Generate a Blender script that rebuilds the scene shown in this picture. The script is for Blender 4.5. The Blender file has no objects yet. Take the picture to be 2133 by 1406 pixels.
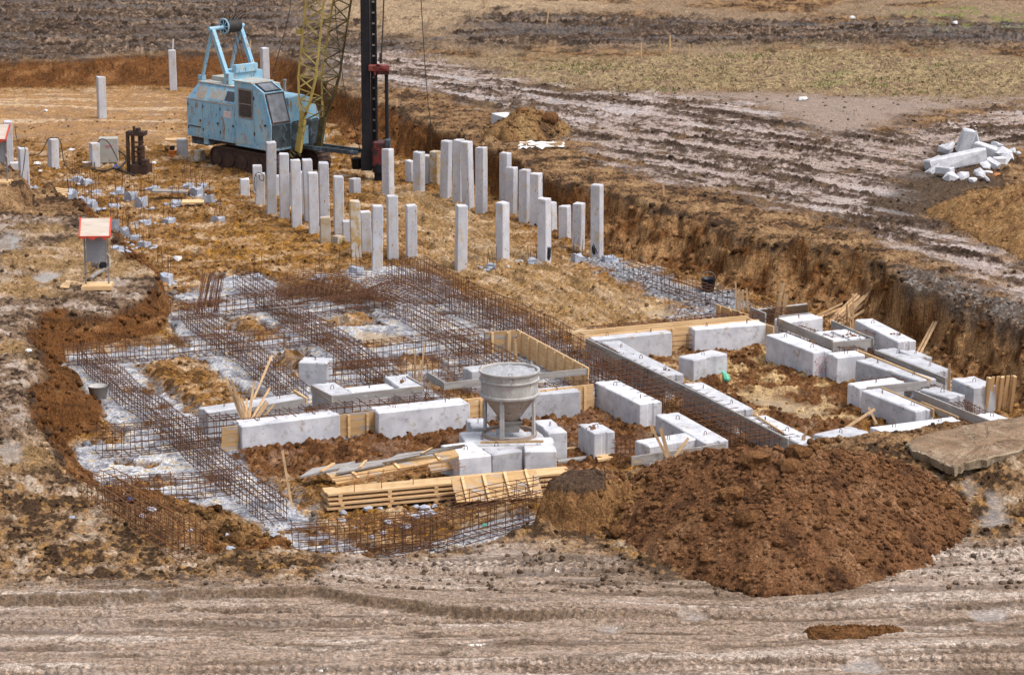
import bpy, bmesh, math, random
import numpy as np
from mathutils import Vector, Matrix

# ------------------------------------------------------------------ camera, world, sun, exposure
sc = bpy.context.scene
C = sc.collection
CAM_H = 16.9
F_PX = 6000.0                      # focal length in photo pixels (photo 2133 wide)
PITCH = math.atan2(703 + 700, F_PX)
cam_d = bpy.data.cameras.new("camera")
cam_d.sensor_width = 36.0
cam_d.lens = F_PX / 2133 * 36
cam_d.clip_start = 1.0
cam_d.clip_end = 5000
cam = bpy.data.objects.new("camera", cam_d)
C.objects.link(cam)
cam.location = (0, 0, CAM_H)
cam.rotation_euler = (math.pi / 2 - PITCH, 0, 0)
sc.camera = cam

SUN_EL, SUN_AZ = math.radians(62), math.radians(112)    # azimuth clockwise from +Y (north)
world = bpy.data.worlds.new("World")
sc.world = world
world.use_nodes = True
wn = world.node_tree.nodes
wl = world.node_tree.links
bg = wn["Background"]
sky = wn.new("ShaderNodeTexSky")
sky.sky_type = 'NISHITA'
sky.sun_disc = False
sky.sun_elevation = SUN_EL
sky.sun_rotation = SUN_AZ
sky.air_density = 1.0
sky.dust_density = 4.0
hsv = wn.new("ShaderNodeHueSaturation")                 # overcast: a nearly colourless sky
hsv.inputs["Saturation"].default_value = 0.42
hsv.inputs["Value"].default_value = 1.0
wl.new(sky.outputs[0], hsv.inputs["Color"])
wl.new(hsv.outputs[0], bg.inputs["Color"])
bg.inputs["Strength"].default_value = 0.15
sun_d = bpy.data.lights.new("sun", 'SUN')
sun_d.energy = 1.5
sun_d.angle = math.radians(22)
sun_d.color = (1.0, 0.965, 0.93)
sun = bpy.data.objects.new("sun", sun_d)
C.objects.link(sun)
_sd = Vector((math.sin(SUN_AZ) * math.cos(SUN_EL), math.cos(SUN_AZ) * math.cos(SUN_EL), math.sin(SUN_EL)))
sun.rotation_euler = _sd.to_track_quat('Z', 'Y').to_euler()
sc.view_settings.view_transform = 'Standard'
sc.view_settings.look = 'None'
sc.view_settings.gamma = 1.0
sc.view_settings.use_curve_mapping = False
sc.view_settings.exposure = 0.56

# ------------------------------------------------------------------ helpers
rng = np.random.default_rng(7)
random.seed(11)
_cp, _sp = math.cos(PITCH), math.sin(PITCH)

def ray(px, py):
    xr = (px - 1066.5) / F_PX
    yr = (703 - py) / F_PX
    return Vector((xr, _cp + yr * _sp, -_sp + yr * _cp))

def W(px, py, z=0.0):
    """point of the place seen at photo pixel px,py, at height z"""
    d = ray(px, py)
    t = (z - CAM_H) / d.z
    return Vector((d.x * t, d.y * t, z))

def RY(px, py, Y):
    """point seen at photo pixel px,py in the vertical plane at distance Y"""
    d = ray(px, py)
    t = Y / d.y
    return Vector((d.x * t, Y, CAM_H + d.z * t))

def tag(o, label=None, cat=None, group=None, kind=None):
    if label: o["label"] = label
    if cat: o["category"] = cat
    if group: o["group"] = group
    if kind or label: o["kind"] = kind or "thing"
    return o

def thing(name, label, cat, loc=(0, 0, 0), rz=0.0, group=None):
    o = bpy.data.objects.new(name, None)
    C.objects.link(o)
    o.empty_display_size = 0.3
    o.location = loc
    o.rotation_euler = (0, 0, rz)
    return tag(o, label, cat, group)

def copy_tree(o, parent=None):
    c = o.copy()
    C.objects.link(c)
    if parent is not None:
        c.parent = parent
    for ch in list(o.children):
        copy_tree(ch, c)
    return c

class MB:
    """collects verts and faces of ONE mesh"""
    def __init__(self):
        self.v = []; self.f = []
    def add(self, vs, fs):
        n = len(self.v)
        self.v.extend([tuple(p) for p in vs])
        self.f.extend([tuple(i + n for i in f) for f in fs])
        return self
    def box(self, x0, x1, y0, y1, z0, z1, M=None, ch=0.0):
        if ch > 0:
            # box with chamfered edges
            vs = []
            for z, e in ((z0, ch), (z0 + ch, 0), (z1 - ch, 0), (z1, ch)):
                a0, a1, b0, b1 = x0 + e, x1 - e, y0 + e, y1 - e
                c = ch if e == 0 else ch * 0.6
                vs += [(a0 + c, b0, z), (a1 - c, b0, z), (a1, b0 + c, z), (a1, b1 - c, z),
                       (a1 - c, b1, z), (a0 + c, b1, z), (a0, b1 - c, z), (a0, b0 + c, z)]
            fs = [tuple(range(7, -1, -1)), tuple(range(24, 32))]
            for r in range(3):
                for i in range(8):
                    j = (i + 1) % 8
                    fs.append((r * 8 + i, r * 8 + j, r * 8 + 8 + j, r * 8 + 8 + i))
        else:
            vs = [(x, y, z) for z in (z0, z1) for x, y in ((x0, y0), (x1, y0), (x1, y1), (x0, y1))]
            fs = [(3, 2, 1, 0), (4, 5, 6, 7), (0, 1, 5, 4), (1, 2, 6, 5), (2, 3, 7, 6), (3, 0, 4, 7)]
        if M is not None:
            vs = [M @ Vector(p) for p in vs]
        return self.add(vs, fs)
    def bar(self, a, b, r, n=4, r2=None, caps=True):
        a = Vector(a); b = Vector(b)
        d = b - a
        if d.length < 1e-6: return self
        d.normalize()
        u = d.orthogonal() if abs(d.z) > 0.95 else d.cross(Vector((0, 0, 1)))
        u.normalize(); w = d.cross(u)
        r2 = r if r2 is None else r2
        vs = []
        for p, rr in ((a, r), (b, r2)):
            for i in range(n):
                t = 2 * math.pi * (i + 0.5) / n
                vs.append(p + (u * math.cos(t) + w * math.sin(t)) * rr)
        fs = [(i, (i + 1) % n, n + (i + 1) % n, n + i) for i in range(n)]
        if caps:
            fs += [tuple(range(n - 1, -1, -1)), tuple(range(n, 2 * n))]
        return self.add(vs, fs)
    def plank(self, a, b, wdt, thk, up=(0, 0, 1)):
        """rectangular stick from a to b, width wdt across, thk along 'up'"""
        a = Vector(a); b = Vector(b); d = (b - a).normalized()
        s = d.cross(Vector(up))
        if s.length < 1e-3: s = d.orthogonal()
        s.normalize(); n = s.cross(d)
        vs = []
        for p in (a, b):
            for i, j in ((-1, -1), (1, -1), (1, 1), (-1, 1)):
                vs.append(p + s * (i * wdt / 2) + n * (j * thk / 2))
        return self.add(vs, [(0, 1, 2, 3), (7, 6, 5, 4), (0, 4, 5, 1), (1, 5, 6, 2), (2, 6, 7, 3), (3, 7, 4, 0)])
    def tube(self, pts, r, n=5):
        pts = [Vector(p) for p in pts]
        rings = []
        for i, p in enumerate(pts):
            d = (pts[min(i + 1, len(pts) - 1)] - pts[max(i - 1, 0)]).normalized()
            u = d.orthogonal() if abs(d.z) > 0.95 else d.cross(Vector((0, 0, 1)))
            u.normalize(); w = d.cross(u)
            rings.append([p + (u * math.cos(2 * math.pi * k / n) + w * math.sin(2 * math.pi * k / n)) * r for k in range(n)])
        vs = [q for rg in rings for q in rg]
        fs = []
        for i in range(len(pts) - 1):
            for k in range(n):
                j = (k + 1) % n
                fs.append((i * n + k, i * n + j, i * n + n + j, i * n + n + k))
        fs += [tuple(range(n - 1, -1, -1)), tuple(range((len(pts) - 1) * n, len(pts) * n))]
        return self.add(vs, fs)
    def lathe(self, prof, n=28, c=(0, 0), cap=False):
        vs = []; fs = []
        for r, z in prof:
            for k in range(n):
                t = 2 * math.pi * k / n
                vs.append((c[0] + r * math.cos(t), c[1] + r * math.sin(t), z))
        for i in range(len(prof) - 1):
            for k in range(n):
                j = (k + 1) % n
                fs.append((i * n + k, i * n + j, i * n + n + j, i * n + n + k))
        if cap:
            fs += [tuple(range(n - 1, -1, -1)), tuple(range((len(prof) - 1) * n, len(prof) * n))]
        return self.add(vs, fs)
    def prism(self, prof, y0, y1, axis='y'):
        """polygon in the x-z plane extruded along y"""
        n = len(prof)
        vs = [(x, y, z) for y in (y0, y1) for x, z in prof]
        fs = [tuple(range(n)), tuple(range(2 * n - 1, n - 1, -1))]
        fs += [(i, n + i, n + (i + 1) % n, (i + 1) % n) for i in range(n)]
        return self.add(vs, fs)
    def slab4(self, P, thk):
        """board whose upper face is the quad P, thk thick below it"""
        P = [Vector(p) for p in P]
        n = (P[1] - P[0]).cross(P[3] - P[0]).normalized()
        vs = P + [p - n * thk for p in P]
        return self.add(vs, [(0, 1, 2, 3), (7, 6, 5, 4), (0, 4, 5, 1), (1, 5, 6, 2), (2, 6, 7, 3), (3, 7, 4, 0)])
    def lump(self, c, r, seed=0, sq=(1, 1, 0.75), jag=0.35):
        rs = np.random.default_rng(seed)
        A = rs.normal(size=(3, 3)); q, _ = np.linalg.qr(A)
        vs = ICO_V @ q.T
        d = 1 + jag * (rs.random(len(vs)) - 0.5) * 2
        vs = vs * d[:, None] * np.array(sq) * r + np.array(c)
        return self.add(vs.tolist(), ICO_F)
    def build(self, name, mat, parent=None, smooth=False, loc=None):
        me = bpy.data.meshes.new(name)
        me.from_pydata(self.v, [], self.f)
        me.materials.append(mat)
        if smooth:
            me.polygons.foreach_set("use_smooth", [True] * len(me.polygons))
        me.update()
        o = bpy.data.objects.new(name, me)
        C.objects.link(o)
        if parent is not None: o.parent = parent
        if loc is not None: o.location = loc
        return o

_b = bmesh.new()
bmesh.ops.create_icosphere(_b, subdivisions=1, radius=1.0)
ICO_V = np.array([v.co[:] for v in _b.verts]); ICO_F = [tuple(v.index for v in f.verts) for f in _b.faces]
_b.free()
_b = bmesh.new()
bmesh.ops.create_icosphere(_b, subdivisions=2, radius=1.0)
ICO2_V = np.array([v.co[:] for v in _b.verts]); ICO2_F = np.array([tuple(v.index for v in f.verts) for f in _b.faces])
_b.free()
ICO_FA = np.array(ICO_F)

# ------------------------------------------------------------------ materials
def new_mat(name):
    m = bpy.data.materials.new(name)
    m.use_nodes = True
    nt = m.node_tree
    return m, nt, nt.nodes["Principled BSDF"]

def mixc(nt, fac, a, b, blend='MIX'):
    n = nt.nodes.new("ShaderNodeMix")
    n.data_type = 'RGBA'; n.blend_type = blend
    for s, v in ((0, fac), (6, a), (7, b)):
        if hasattr(v, "node"): nt.links.new(v, n.inputs[s])
        elif isinstance(v, (int, float)): n.inputs[s].default_value = v
        else: n.inputs[s].default_value = (*v, 1)
    return n.outputs[2]

def noise(nt, vec, scale, detail=4, rough=0.6, dist=0.0):
    n = nt.nodes.new("ShaderNodeTexNoise")
    n.inputs["Scale"].default_value = scale
    n.inputs["Detail"].default_value = detail
    n.inputs["Roughness"].default_value = rough
    n.inputs["Distortion"].default_value = dist
    nt.links.new(vec, n.inputs["Vector"])
    return n.outputs["Fac"]

def ramp(nt, fac, lo, hi):
    n = nt.nodes.new("ShaderNodeMapRange")
    n.inputs[1].default_value = lo; n.inputs[2].default_value = hi
    nt.links.new(fac, n.inputs[0])
    return n.outputs[0]

def coords(nt, stretch=(1, 1, 1)):
    tc = nt.nodes.new("ShaderNodeTexCoord")
    oi = nt.nodes.new("ShaderNodeObjectInfo")
    ml = nt.nodes.new("ShaderNodeMath"); ml.operation = 'MULTIPLY'; ml.inputs[1].default_value = 87.0
    nt.links.new(oi.outputs["Random"], ml.inputs[0])
    ad = nt.nodes.new("ShaderNodeVectorMath"); ad.operation = 'ADD'
    nt.links.new(tc.outputs["Object"], ad.inputs[0]); nt.links.new(ml.outputs[0], ad.inputs[1])
    mp = nt.nodes.new("ShaderNodeMapping")
    mp.inputs["Scale"].default_value = stretch
    nt.links.new(ad.outputs[0], mp.inputs["Vector"])
    return mp.outputs[0], oi.outputs["Random"]

def mat(name, c1, c2, scale=6.0, rough=0.85, spots=None, bump=0.3, bscale=40, bdist=0.01, metal=0.0,
        stretch=(1, 1, 1), vary=0.12, spec=0.3, lo=0.35, hi=0.65):
    m, nt, bs = new_mat(name)
    v, rnd = coords(nt, stretch)
    col = mixc(nt, ramp(nt, noise(nt, v, scale, 6), lo, hi), c1, c2)
    for (cc, sc_, lo_, hi_) in (spots or []):
        col = mixc(nt, ramp(nt, noise(nt, v, sc_, 5, 0.65, 0.3), lo_, hi_), col, cc)
    if vary:
        h = nt.nodes.new("ShaderNodeHueSaturation")
        mr = nt.nodes.new("ShaderNodeMapRange")
        mr.inputs[3].default_value = 1 - vary; mr.inputs[4].default_value = 1 + vary
        nt.links.new(rnd, mr.inputs[0]); nt.links.new(mr.outputs[0], h.inputs["Value"])
        nt.links.new(col, h.inputs["Color"]); col = h.outputs[0]
    nt.links.new(col, bs.inputs["Base Color"])
    bs.inputs["Roughness"].default_value = rough
    bs.inputs["Metallic"].default_value = metal
    bs.inputs["Specular IOR Level"].default_value = spec
    if bump:
        b = nt.nodes.new("ShaderNodeBump")
        b.inputs["Strength"].default_value = bump; b.inputs["Distance"].default_value = bdist
        nt.links.new(noise(nt, v, bscale, 5), b.inputs["Height"])
        nt.links.new(b.outputs[0], bs.inputs["Normal"])
    return m

M = {}
M['concrete'] = mat("concrete", (0.60, 0.60, 0.63), (0.43, 0.43, 0.46), 2.4, 0.9,
                    [((0.27, 0.26, 0.27), 5.0, 0.56, 0.74), ((0.66, 0.65, 0.66), 22, 0.60, 0.70), ((0.25, 0.22, 0.19), 48, 0.68, 0.73), ((0.33, 0.24, 0.15), 3.3, 0.60, 0.72), ((0.20, 0.12, 0.06), 11, 0.64, 0.70)], 0.35, 35, vary=0.2)
M['pile'] = mat("pile_concrete", (0.55, 0.55, 0.58), (0.42, 0.42, 0.46), 2.2, 0.9,
                [((0.60, 0.59, 0.60), 14, 0.55, 0.70), ((0.48, 0.38, 0.25), 2.6, 0.53, 0.72),
                 ((0.33, 0.19, 0.07), 8.5, 0.62, 0.67), ((0.16, 0.14, 0.13), 30, 0.67, 0.71)], 0.3, 30, stretch=(1.5, 1.5, 0.8))
M['muddy_pile'] = mat("muddy_pile_concrete", (0.50, 0.47, 0.44), (0.42, 0.34, 0.24), 2.5, 0.9,
                [((0.40, 0.26, 0.10), 4, 0.50, 0.58), ((0.18, 0.12, 0.07), 11, 0.62, 0.68)], 0.3, 30)
M['broken'] = mat("broken_concrete", (0.40, 0.42, 0.48), (0.26, 0.28, 0.33), 9, 0.9, [((0.50, 0.42, 0.32), 12, 0.60, 0.72)], 0.6, 40)
M['render'] = mat("muddy_slab", (0.36, 0.28, 0.19), (0.22, 0.16, 0.10), 2.5, 0.9, [((0.38, 0.30, 0.22), 4, 0.54, 0.66), ((0.06, 0.045, 0.035), 7, 0.60, 0.7)], 0.9, 14, 0.06)
M['paint_black'] = mat("black_paint", (0.012, 0.012, 0.014), (0.02, 0.02, 0.022), 8, 0.6)
M['crust'] = mat("dried_mud_crust", (0.30, 0.20, 0.125), (0.16, 0.10, 0.06), 2.0, 0.95, [((0.36, 0.27, 0.18), 3, 0.52, 0.66), ((0.09, 0.06, 0.04), 6, 0.58, 0.68)], 1.0, 12, 0.08, vary=0)
M['red_ink'] = mat("red_marker", (0.55, 0.07, 0.13), (0.6, 0.2, 0.22), 30, 0.8, bump=0)
M['rebar'] = mat("rusty_rebar", (0.155, 0.062, 0.026), (0.07, 0.036, 0.024), 3, 0.85, [((0.30, 0.13, 0.045), 6, 0.55, 0.7)], 0, vary=0.15)
M['rebar_new'] = mat("orange_rebar", (0.30, 0.13, 0.04), (0.16, 0.07, 0.03), 3, 0.85, None, 0, vary=0.1)
M['wood'] = mat("fresh_pine", (0.70, 0.47, 0.25), (0.55, 0.34, 0.16), 3, 0.75, [((0.42, 0.24, 0.10), 9, 0.62, 0.74), ((0.78, 0.60, 0.38), 4, 0.56, 0.7)], 0.15, 30, stretch=(0.5, 4, 4), vary=0.1)
M['wood_used'] = mat("used_formwork_wood", (0.52, 0.33, 0.15), (0.40, 0.25, 0.12), 3, 0.8, [((0.34, 0.33, 0.33), 2.2, 0.53, 0.62), ((0.20, 0.11, 0.05), 8, 0.6, 0.72)], 0.2, 30, stretch=(0.6, 4, 3), vary=0.12)
M['wood_grey'] = mat("weathered_board", (0.36, 0.34, 0.32), (0.22, 0.20, 0.19), 3, 0.85, [((0.44, 0.33, 0.20), 3, 0.56, 0.7), ((0.48, 0.48, 0.49), 6, 0.58, 0.7)], 0.25, 30, stretch=(0.6, 4, 3), vary=0.12)
M['stake'] = mat("stake_wood", (0.60, 0.40, 0.22), (0.42, 0.27, 0.15), 4, 0.8, [((0.30, 0.19, 0.12), 7, 0.58, 0.72)], 0, stretch=(3, 3, 0.6), vary=0.25)
M['blue'] = mat("faded_blue_paint", (0.19, 0.42, 0.60), (0.32, 0.52, 0.63), 1.6, 0.55,
                [((0.10, 0.33, 0.60), 1.4, 0.60, 0.72), ((0.44, 0.46, 0.40), 3.0, 0.53, 0.66), ((0.30, 0.18, 0.08), 4.0, 0.57, 0.66), ((0.10, 0.06, 0.04), 10, 0.61, 0.68)], 0.15, 20, spec=0.3, vary=0, stretch=(1.5, 1.5, 0.6))
M['blue_roof'] = mat("rusty_blue_roof", (0.40, 0.47, 0.47), (0.42, 0.33, 0.26), 2.0, 0.7,
                [((0.30, 0.52, 0.62), 3, 0.55, 0.65), ((0.22, 0.12, 0.07), 6, 0.60, 0.70)], 0.1, 20, vary=0)
M['blue_dark'] = mat("grimy_blue_steel", (0.06, 0.08, 0.095), (0.03, 0.032, 0.035), 3, 0.7, [((0.13, 0.20, 0.25), 4, 0.54, 0.66)], 0.2, vary=0)
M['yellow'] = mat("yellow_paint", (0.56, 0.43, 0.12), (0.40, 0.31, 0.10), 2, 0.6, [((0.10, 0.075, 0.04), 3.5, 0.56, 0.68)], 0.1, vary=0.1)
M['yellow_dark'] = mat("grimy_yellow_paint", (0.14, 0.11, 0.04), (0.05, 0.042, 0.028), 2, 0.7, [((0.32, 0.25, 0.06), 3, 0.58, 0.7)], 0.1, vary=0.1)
M['black'] = mat("black_steel", (0.010, 0.010, 0.014), (0.018, 0.017, 0.019), 3, 0.6, [((0.04, 0.03, 0.03), 7, 0.62, 0.75)], 0.1, spec=0.25, vary=0)
M['hammer_red'] = mat("worn_red_steel", (0.16, 0.025, 0.022), (0.045, 0.018, 0.02), 3, 0.5, [((0.02, 0.018, 0.02), 4, 0.5, 0.58)], 0.1, vary=0)
M['red_head'] = mat("red_steel", (0.24, 0.05, 0.04), (0.15, 0.04, 0.035), 4, 0.6, [((0.06, 0.03, 0.03), 6, 0.6, 0.7)], 0.1, vary=0)
M['rust'] = mat("rusty_dark_steel", (0.085, 0.045, 0.03), (0.03, 0.02, 0.018), 4, 0.75, [((0.16, 0.08, 0.04), 8, 0.6, 0.7)], 0.3, vary=0)
M['steel'] = mat("grey_steel", (0.30, 0.28, 0.26), (0.18, 0.15, 0.13), 5, 0.6, [((0.17, 0.09, 0.05), 7, 0.6, 0.7)], 0.15, vary=0)
M['hopper'] = mat("cement_coated_steel", (0.44, 0.42, 0.40), (0.33, 0.31, 0.29), 5, 0.85, [((0.22, 0.10, 0.06), 4, 0.64, 0.72), ((0.55, 0.54, 0.53), 9, 0.58, 0.7)], 0.4, 40, vary=0)
M['hopper_rust'] = mat("rusty_hopper_steel", (0.30, 0.21, 0.15), (0.26, 0.22, 0.19), 3, 0.8, [((0.15, 0.06, 0.03), 3.4, 0.56, 0.66), ((0.42, 0.39, 0.36), 6, 0.57, 0.7)], 0.3, 40, vary=0)
M['wet_concrete'] = mat("fresh_concrete", (0.40, 0.40, 0.42), (0.30, 0.30, 0.32), 6, 0.7, [((0.52, 0.52, 0.54), 9, 0.55, 0.7)], 0.8, 18, 0.04, vary=0)
M['white'] = mat("white_plastic", (0.74, 0.72, 0.70), (0.62, 0.58, 0.56), 8, 0.5, vary=0)
M['pale_wood'] = mat("pale_sheet", (0.58, 0.50, 0.43), (0.47, 0.39, 0.32), 4, 0.8, [((0.28, 0.21, 0.16), 5, 0.57, 0.68)], 0.1, stretch=(0.5, 5, 1), vary=0)
M['red'] = mat("red_plastic_tape", (0.62, 0.06, 0.035), (0.50, 0.08, 0.05), 8, 0.6, vary=0)
M['green'] = mat("green_plastic", (0.05, 0.38, 0.22), (0.18, 0.52, 0.36), 12, 0.4, bump=0.6, bscale=20, bdist=0.03, vary=0)
M['blue_plastic'] = mat("blue_plastic", (0.03, 0.13, 0.48), (0.03, 0.1, 0.35), 8, 0.4, vary=0)
M['black_plastic'] = mat("black_plastic", (0.012, 0.013, 0.02), (0.02, 0.02, 0.03), 8, 0.4, vary=0)
M['cabinet'] = mat("grey_painted_cabinet", (0.42, 0.41, 0.38), (0.36, 0.34, 0.30), 3, 0.7, [((0.30, 0.18, 0.09), 4, 0.64, 0.72)], 0.1, vary=0)
M['board_grey'] = mat("grey_fibre_board", (0.30, 0.30, 0.32), (0.24, 0.24, 0.26), 4, 0.8, [((0.38, 0.36, 0.36), 4, 0.56, 0.7)], 0.1, stretch=(1, 1, 4), vary=0)
M['cable'] = mat("black_cable", (0.03, 0.028, 0.028), (0.05, 0.045, 0.04), 6, 0.6, bump=0, vary=0)
M['orange'] = mat("orange_plastic", (0.55, 0.17, 0.03), (0.35, 0.12, 0.03), 8, 0.5, vary=0)

def glass_mat(name, c, rough):
    m, nt, bs = new_mat(name)
    v, _ = coords(nt)
    nt.links.new(mixc(nt, ramp(nt, noise(nt, v, 3.5, 4), 0.35, 0.65), c, tuple(x * 1.6 + 0.01 for x in c)), bs.inputs["Base Color"])
    bs.inputs["Roughness"].default_value = rough
    bs.inputs["Specular IOR Level"].default_value = 0.7
    return m
M['glass'] = glass_mat("dusty_glass", (0.14, 0.15, 0.17), 0.25)
M['glass_dark'] = glass_mat("dark_glass", (0.02, 0.022, 0.026), 0.2)

def soil_mat(name, bump=0.7, fine=1.0):
    """colour and wetness of the soil come from the mesh; grain and glints from the shader"""
    m, nt, bs = new_mat(name)
    at = nt.nodes.new("ShaderNodeAttribute"); at.attribute_name = "Col"
    wt = nt.nodes.new("ShaderNodeAttribute"); wt.attribute_name = "wet"
    ge = nt.nodes.new("ShaderNodeNewGeometry")
    pos = ge.outputs["Position"]
    n1 = noise(nt, pos, 3.1 * fine, 5, 0.65)
    n2 = noise(nt, pos, 15 * fine, 4, 0.7)
    n3 = noise(nt, pos, 48 * fine, 2, 0.7)
    mul = nt.nodes.new("ShaderNodeMath"); mul.operation = 'MULTIPLY'
    nt.links.new(ramp(nt, n1, 0.25, 0.75), mul.inputs[0]); mul.inputs[1].default_value = 1.0
    def mrange(f, a, b, lo, hi):
        n = nt.nodes.new("ShaderNodeMapRange")
        n.inputs[1].default_value = a; n.inputs[2].default_value = b
        n.inputs[3].default_value = lo; n.inputs[4].default_value = hi
        nt.links.new(f, n.inputs[0]); return n.outputs[0]
    def times(a, b):
        n = nt.nodes.new("ShaderNodeMath"); n.operation = 'MULTIPLY'
        nt.links.new(a, n.inputs[0]); nt.links.new(b, n.inputs[1]); return n.outputs[0]
    n4 = noise(nt, pos, 27 * fine, 3, 0.75)
    val = times(times(mrange(n1, 0.3, 0.7, 0.80, 1.14), mrange(n2, 0.32, 0.68, 0.45, 1.45)), times(mrange(n3, 0.3, 0.7, 0.70, 1.26), mrange(n4, 0.32, 0.68, 0.60, 1.32)))
    dirt_sat = 1.03
    h = nt.nodes.new("ShaderNodeHueSaturation")
    h.inputs["Saturation"].default_value = dirt_sat; nt.links.new(at.outputs["Color"], h.inputs["Color"]); nt.links.new(val, h.inputs["Value"])
    nt.links.new(h.outputs[0], bs.inputs["Base Color"])
    nt.links.new(mrange(wt.outputs["Fac"], 0, 1, 0.92, 0.07), bs.inputs["Roughness"])
    nt.links.new(mrange(wt.outputs["Fac"], 0, 1, 0.04, 1.0), bs.inputs["Specular IOR Level"])
    ad = nt.nodes.new("ShaderNodeMath"); ad.operation = 'ADD'
    nt.links.new(n2, ad.inputs[0]); nt.links.new(times(n3, mrange(n3, 0, 1, 0.5, 0.5)), ad.inputs[1])
    b = nt.nodes.new("ShaderNodeBump")
    nt.links.new(mrange(wt.outputs["Fac"], 0.2, 0.9, bump, 0.03), b.inputs["Strength"])
    b.inputs["Distance"].default_value = 0.09
    nt.links.new(ad.outputs[0], b.inputs["Height"])
    nt.links.new(b.outputs[0], bs.inputs["Normal"])
    return m
M['soil'] = soil_mat("soil")

# ------------------------------------------------------------------ numpy noise
_g = np.random.default_rng(3)
_ang = _g.random(512) * 2 * np.pi
_GX = np.cos(_ang).astype(np.float32); _GY = np.sin(_ang).astype(np.float32)

def perlin(x, y, seed=0):
    x = np.asarray(x, np.float32); y = np.asarray(y, np.float32)
    ix = np.floor(x).astype(np.int32); iy = np.floor(y).astype(np.int32)
    fx = x - ix; fy = y - iy
    u = fx * fx * fx * (fx * (fx * 6 - 15) + 10); v = fy * fy * fy * (fy * (fy * 6 - 15) + 10)
    def gr(ax, ay, dx, dy):
        h = (ax.astype(np.uint32) * np.uint32(374761393) + ay.astype(np.uint32) * np.uint32(668265263) + np.uint32((seed * 974634777 + 12345) % 4294967291))
        h = (h ^ (h >> np.uint32(13))) * np.uint32(1274126177)
        h = (h ^ (h >> np.uint32(16))) & np.uint32(511)
        return _GX[h] * dx + _GY[h] * dy
    a = gr(ix, iy, fx, fy); b = gr(ix + 1, iy, fx - 1, fy)
    c = gr(ix, iy + 1, fx, fy - 1); d = gr(ix + 1, iy + 1, fx - 1, fy - 1)
    top = a + u * (b - a); bot = c + u * (d - c)
    return (top + v * (bot - top)) * 1.5

def fbm(x, y, s, oct=4, seed=0, gain=0.5):
    r = 0; a = 1.0; t = 0
    for i in range(oct):
        r = r + a * perlin(x / s, y / s, seed + i); t += a
        s *= 0.5; a *= gain
    return r / t

def puffy(x, y, s, seed=0):
    return np.abs(perlin(x / s, y / s, seed)) + 0.5 * np.abs(perlin(x / s * 2.1, y / s * 2.1, seed + 1))

def sstep(a, b, x):
    t = np.clip((x - a) / (b - a), 0, 1)
    return t * t * (3 - 2 * t)

def seg_d2(X, Y, a, b):
    ex, ey = b[0] - a[0], b[1] - a[1]
    wx, wy = X - a[0], Y - a[1]
    t = np.clip((wx * ex + wy * ey) / (ex * ex + ey * ey + 1e-9), 0, 1)
    dx, dy = wx - ex * t, wy - ey * t
    return dx * dx + dy * dy

def inside(P, X, Y):
    r = np.zeros(X.shape, bool)
    n = len(P)
    for i in range(n):
        a, b = P[i], P[(i + 1) % n]
        if a[1] == b[1]: continue
        c = (a[1] > Y) != (b[1] > Y)
        r ^= c & (X < (b[0] - a[0]) * (Y - a[1]) / (b[1] - a[1]) + a[0])
    return r

def dist(P, X, Y, closed=True):
    d = np.full(X.shape, 1e12, np.float32)
    n = len(P)
    for i in range(n if closed else n - 1):
        d = np.minimum(d, seg_d2(X, Y, P[i], P[(i + 1) % n]))
    return np.sqrt(d)

def sdf(P, X, Y, margin=4.0):
    """signed distance, positive inside, -margin far outside"""
    xs = [p[0] for p in P]; ys = [p[1] for p in P]
    out = np.full(X.shape, -margin, np.float32)
    k = (X > min(xs) - margin) & (X < max(xs) + margin) & (Y > min(ys) - margin) & (Y < max(ys) + margin)
    if k.any():
        x, y = X[k], Y[k]
        d = dist(P, x, y)
        out[k] = np.where(inside(P, x, y), d, -d)
    return out

def pw(pts, z=None):
    """photo pixels (px,py[,z]) -> ground points"""
    return [tuple(W(p[0], p[1], (p[2] if len(p) > 2 else z))[:2]) for p in pts]

def G(px, py, z=0.8):
    """point of the modelled ground seen at a photo pixel"""
    for _ in range(7):
        p = W(px, py, z); z += .7 * (gz(p.x, p.y) - z)
    return W(px, py, z)

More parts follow.
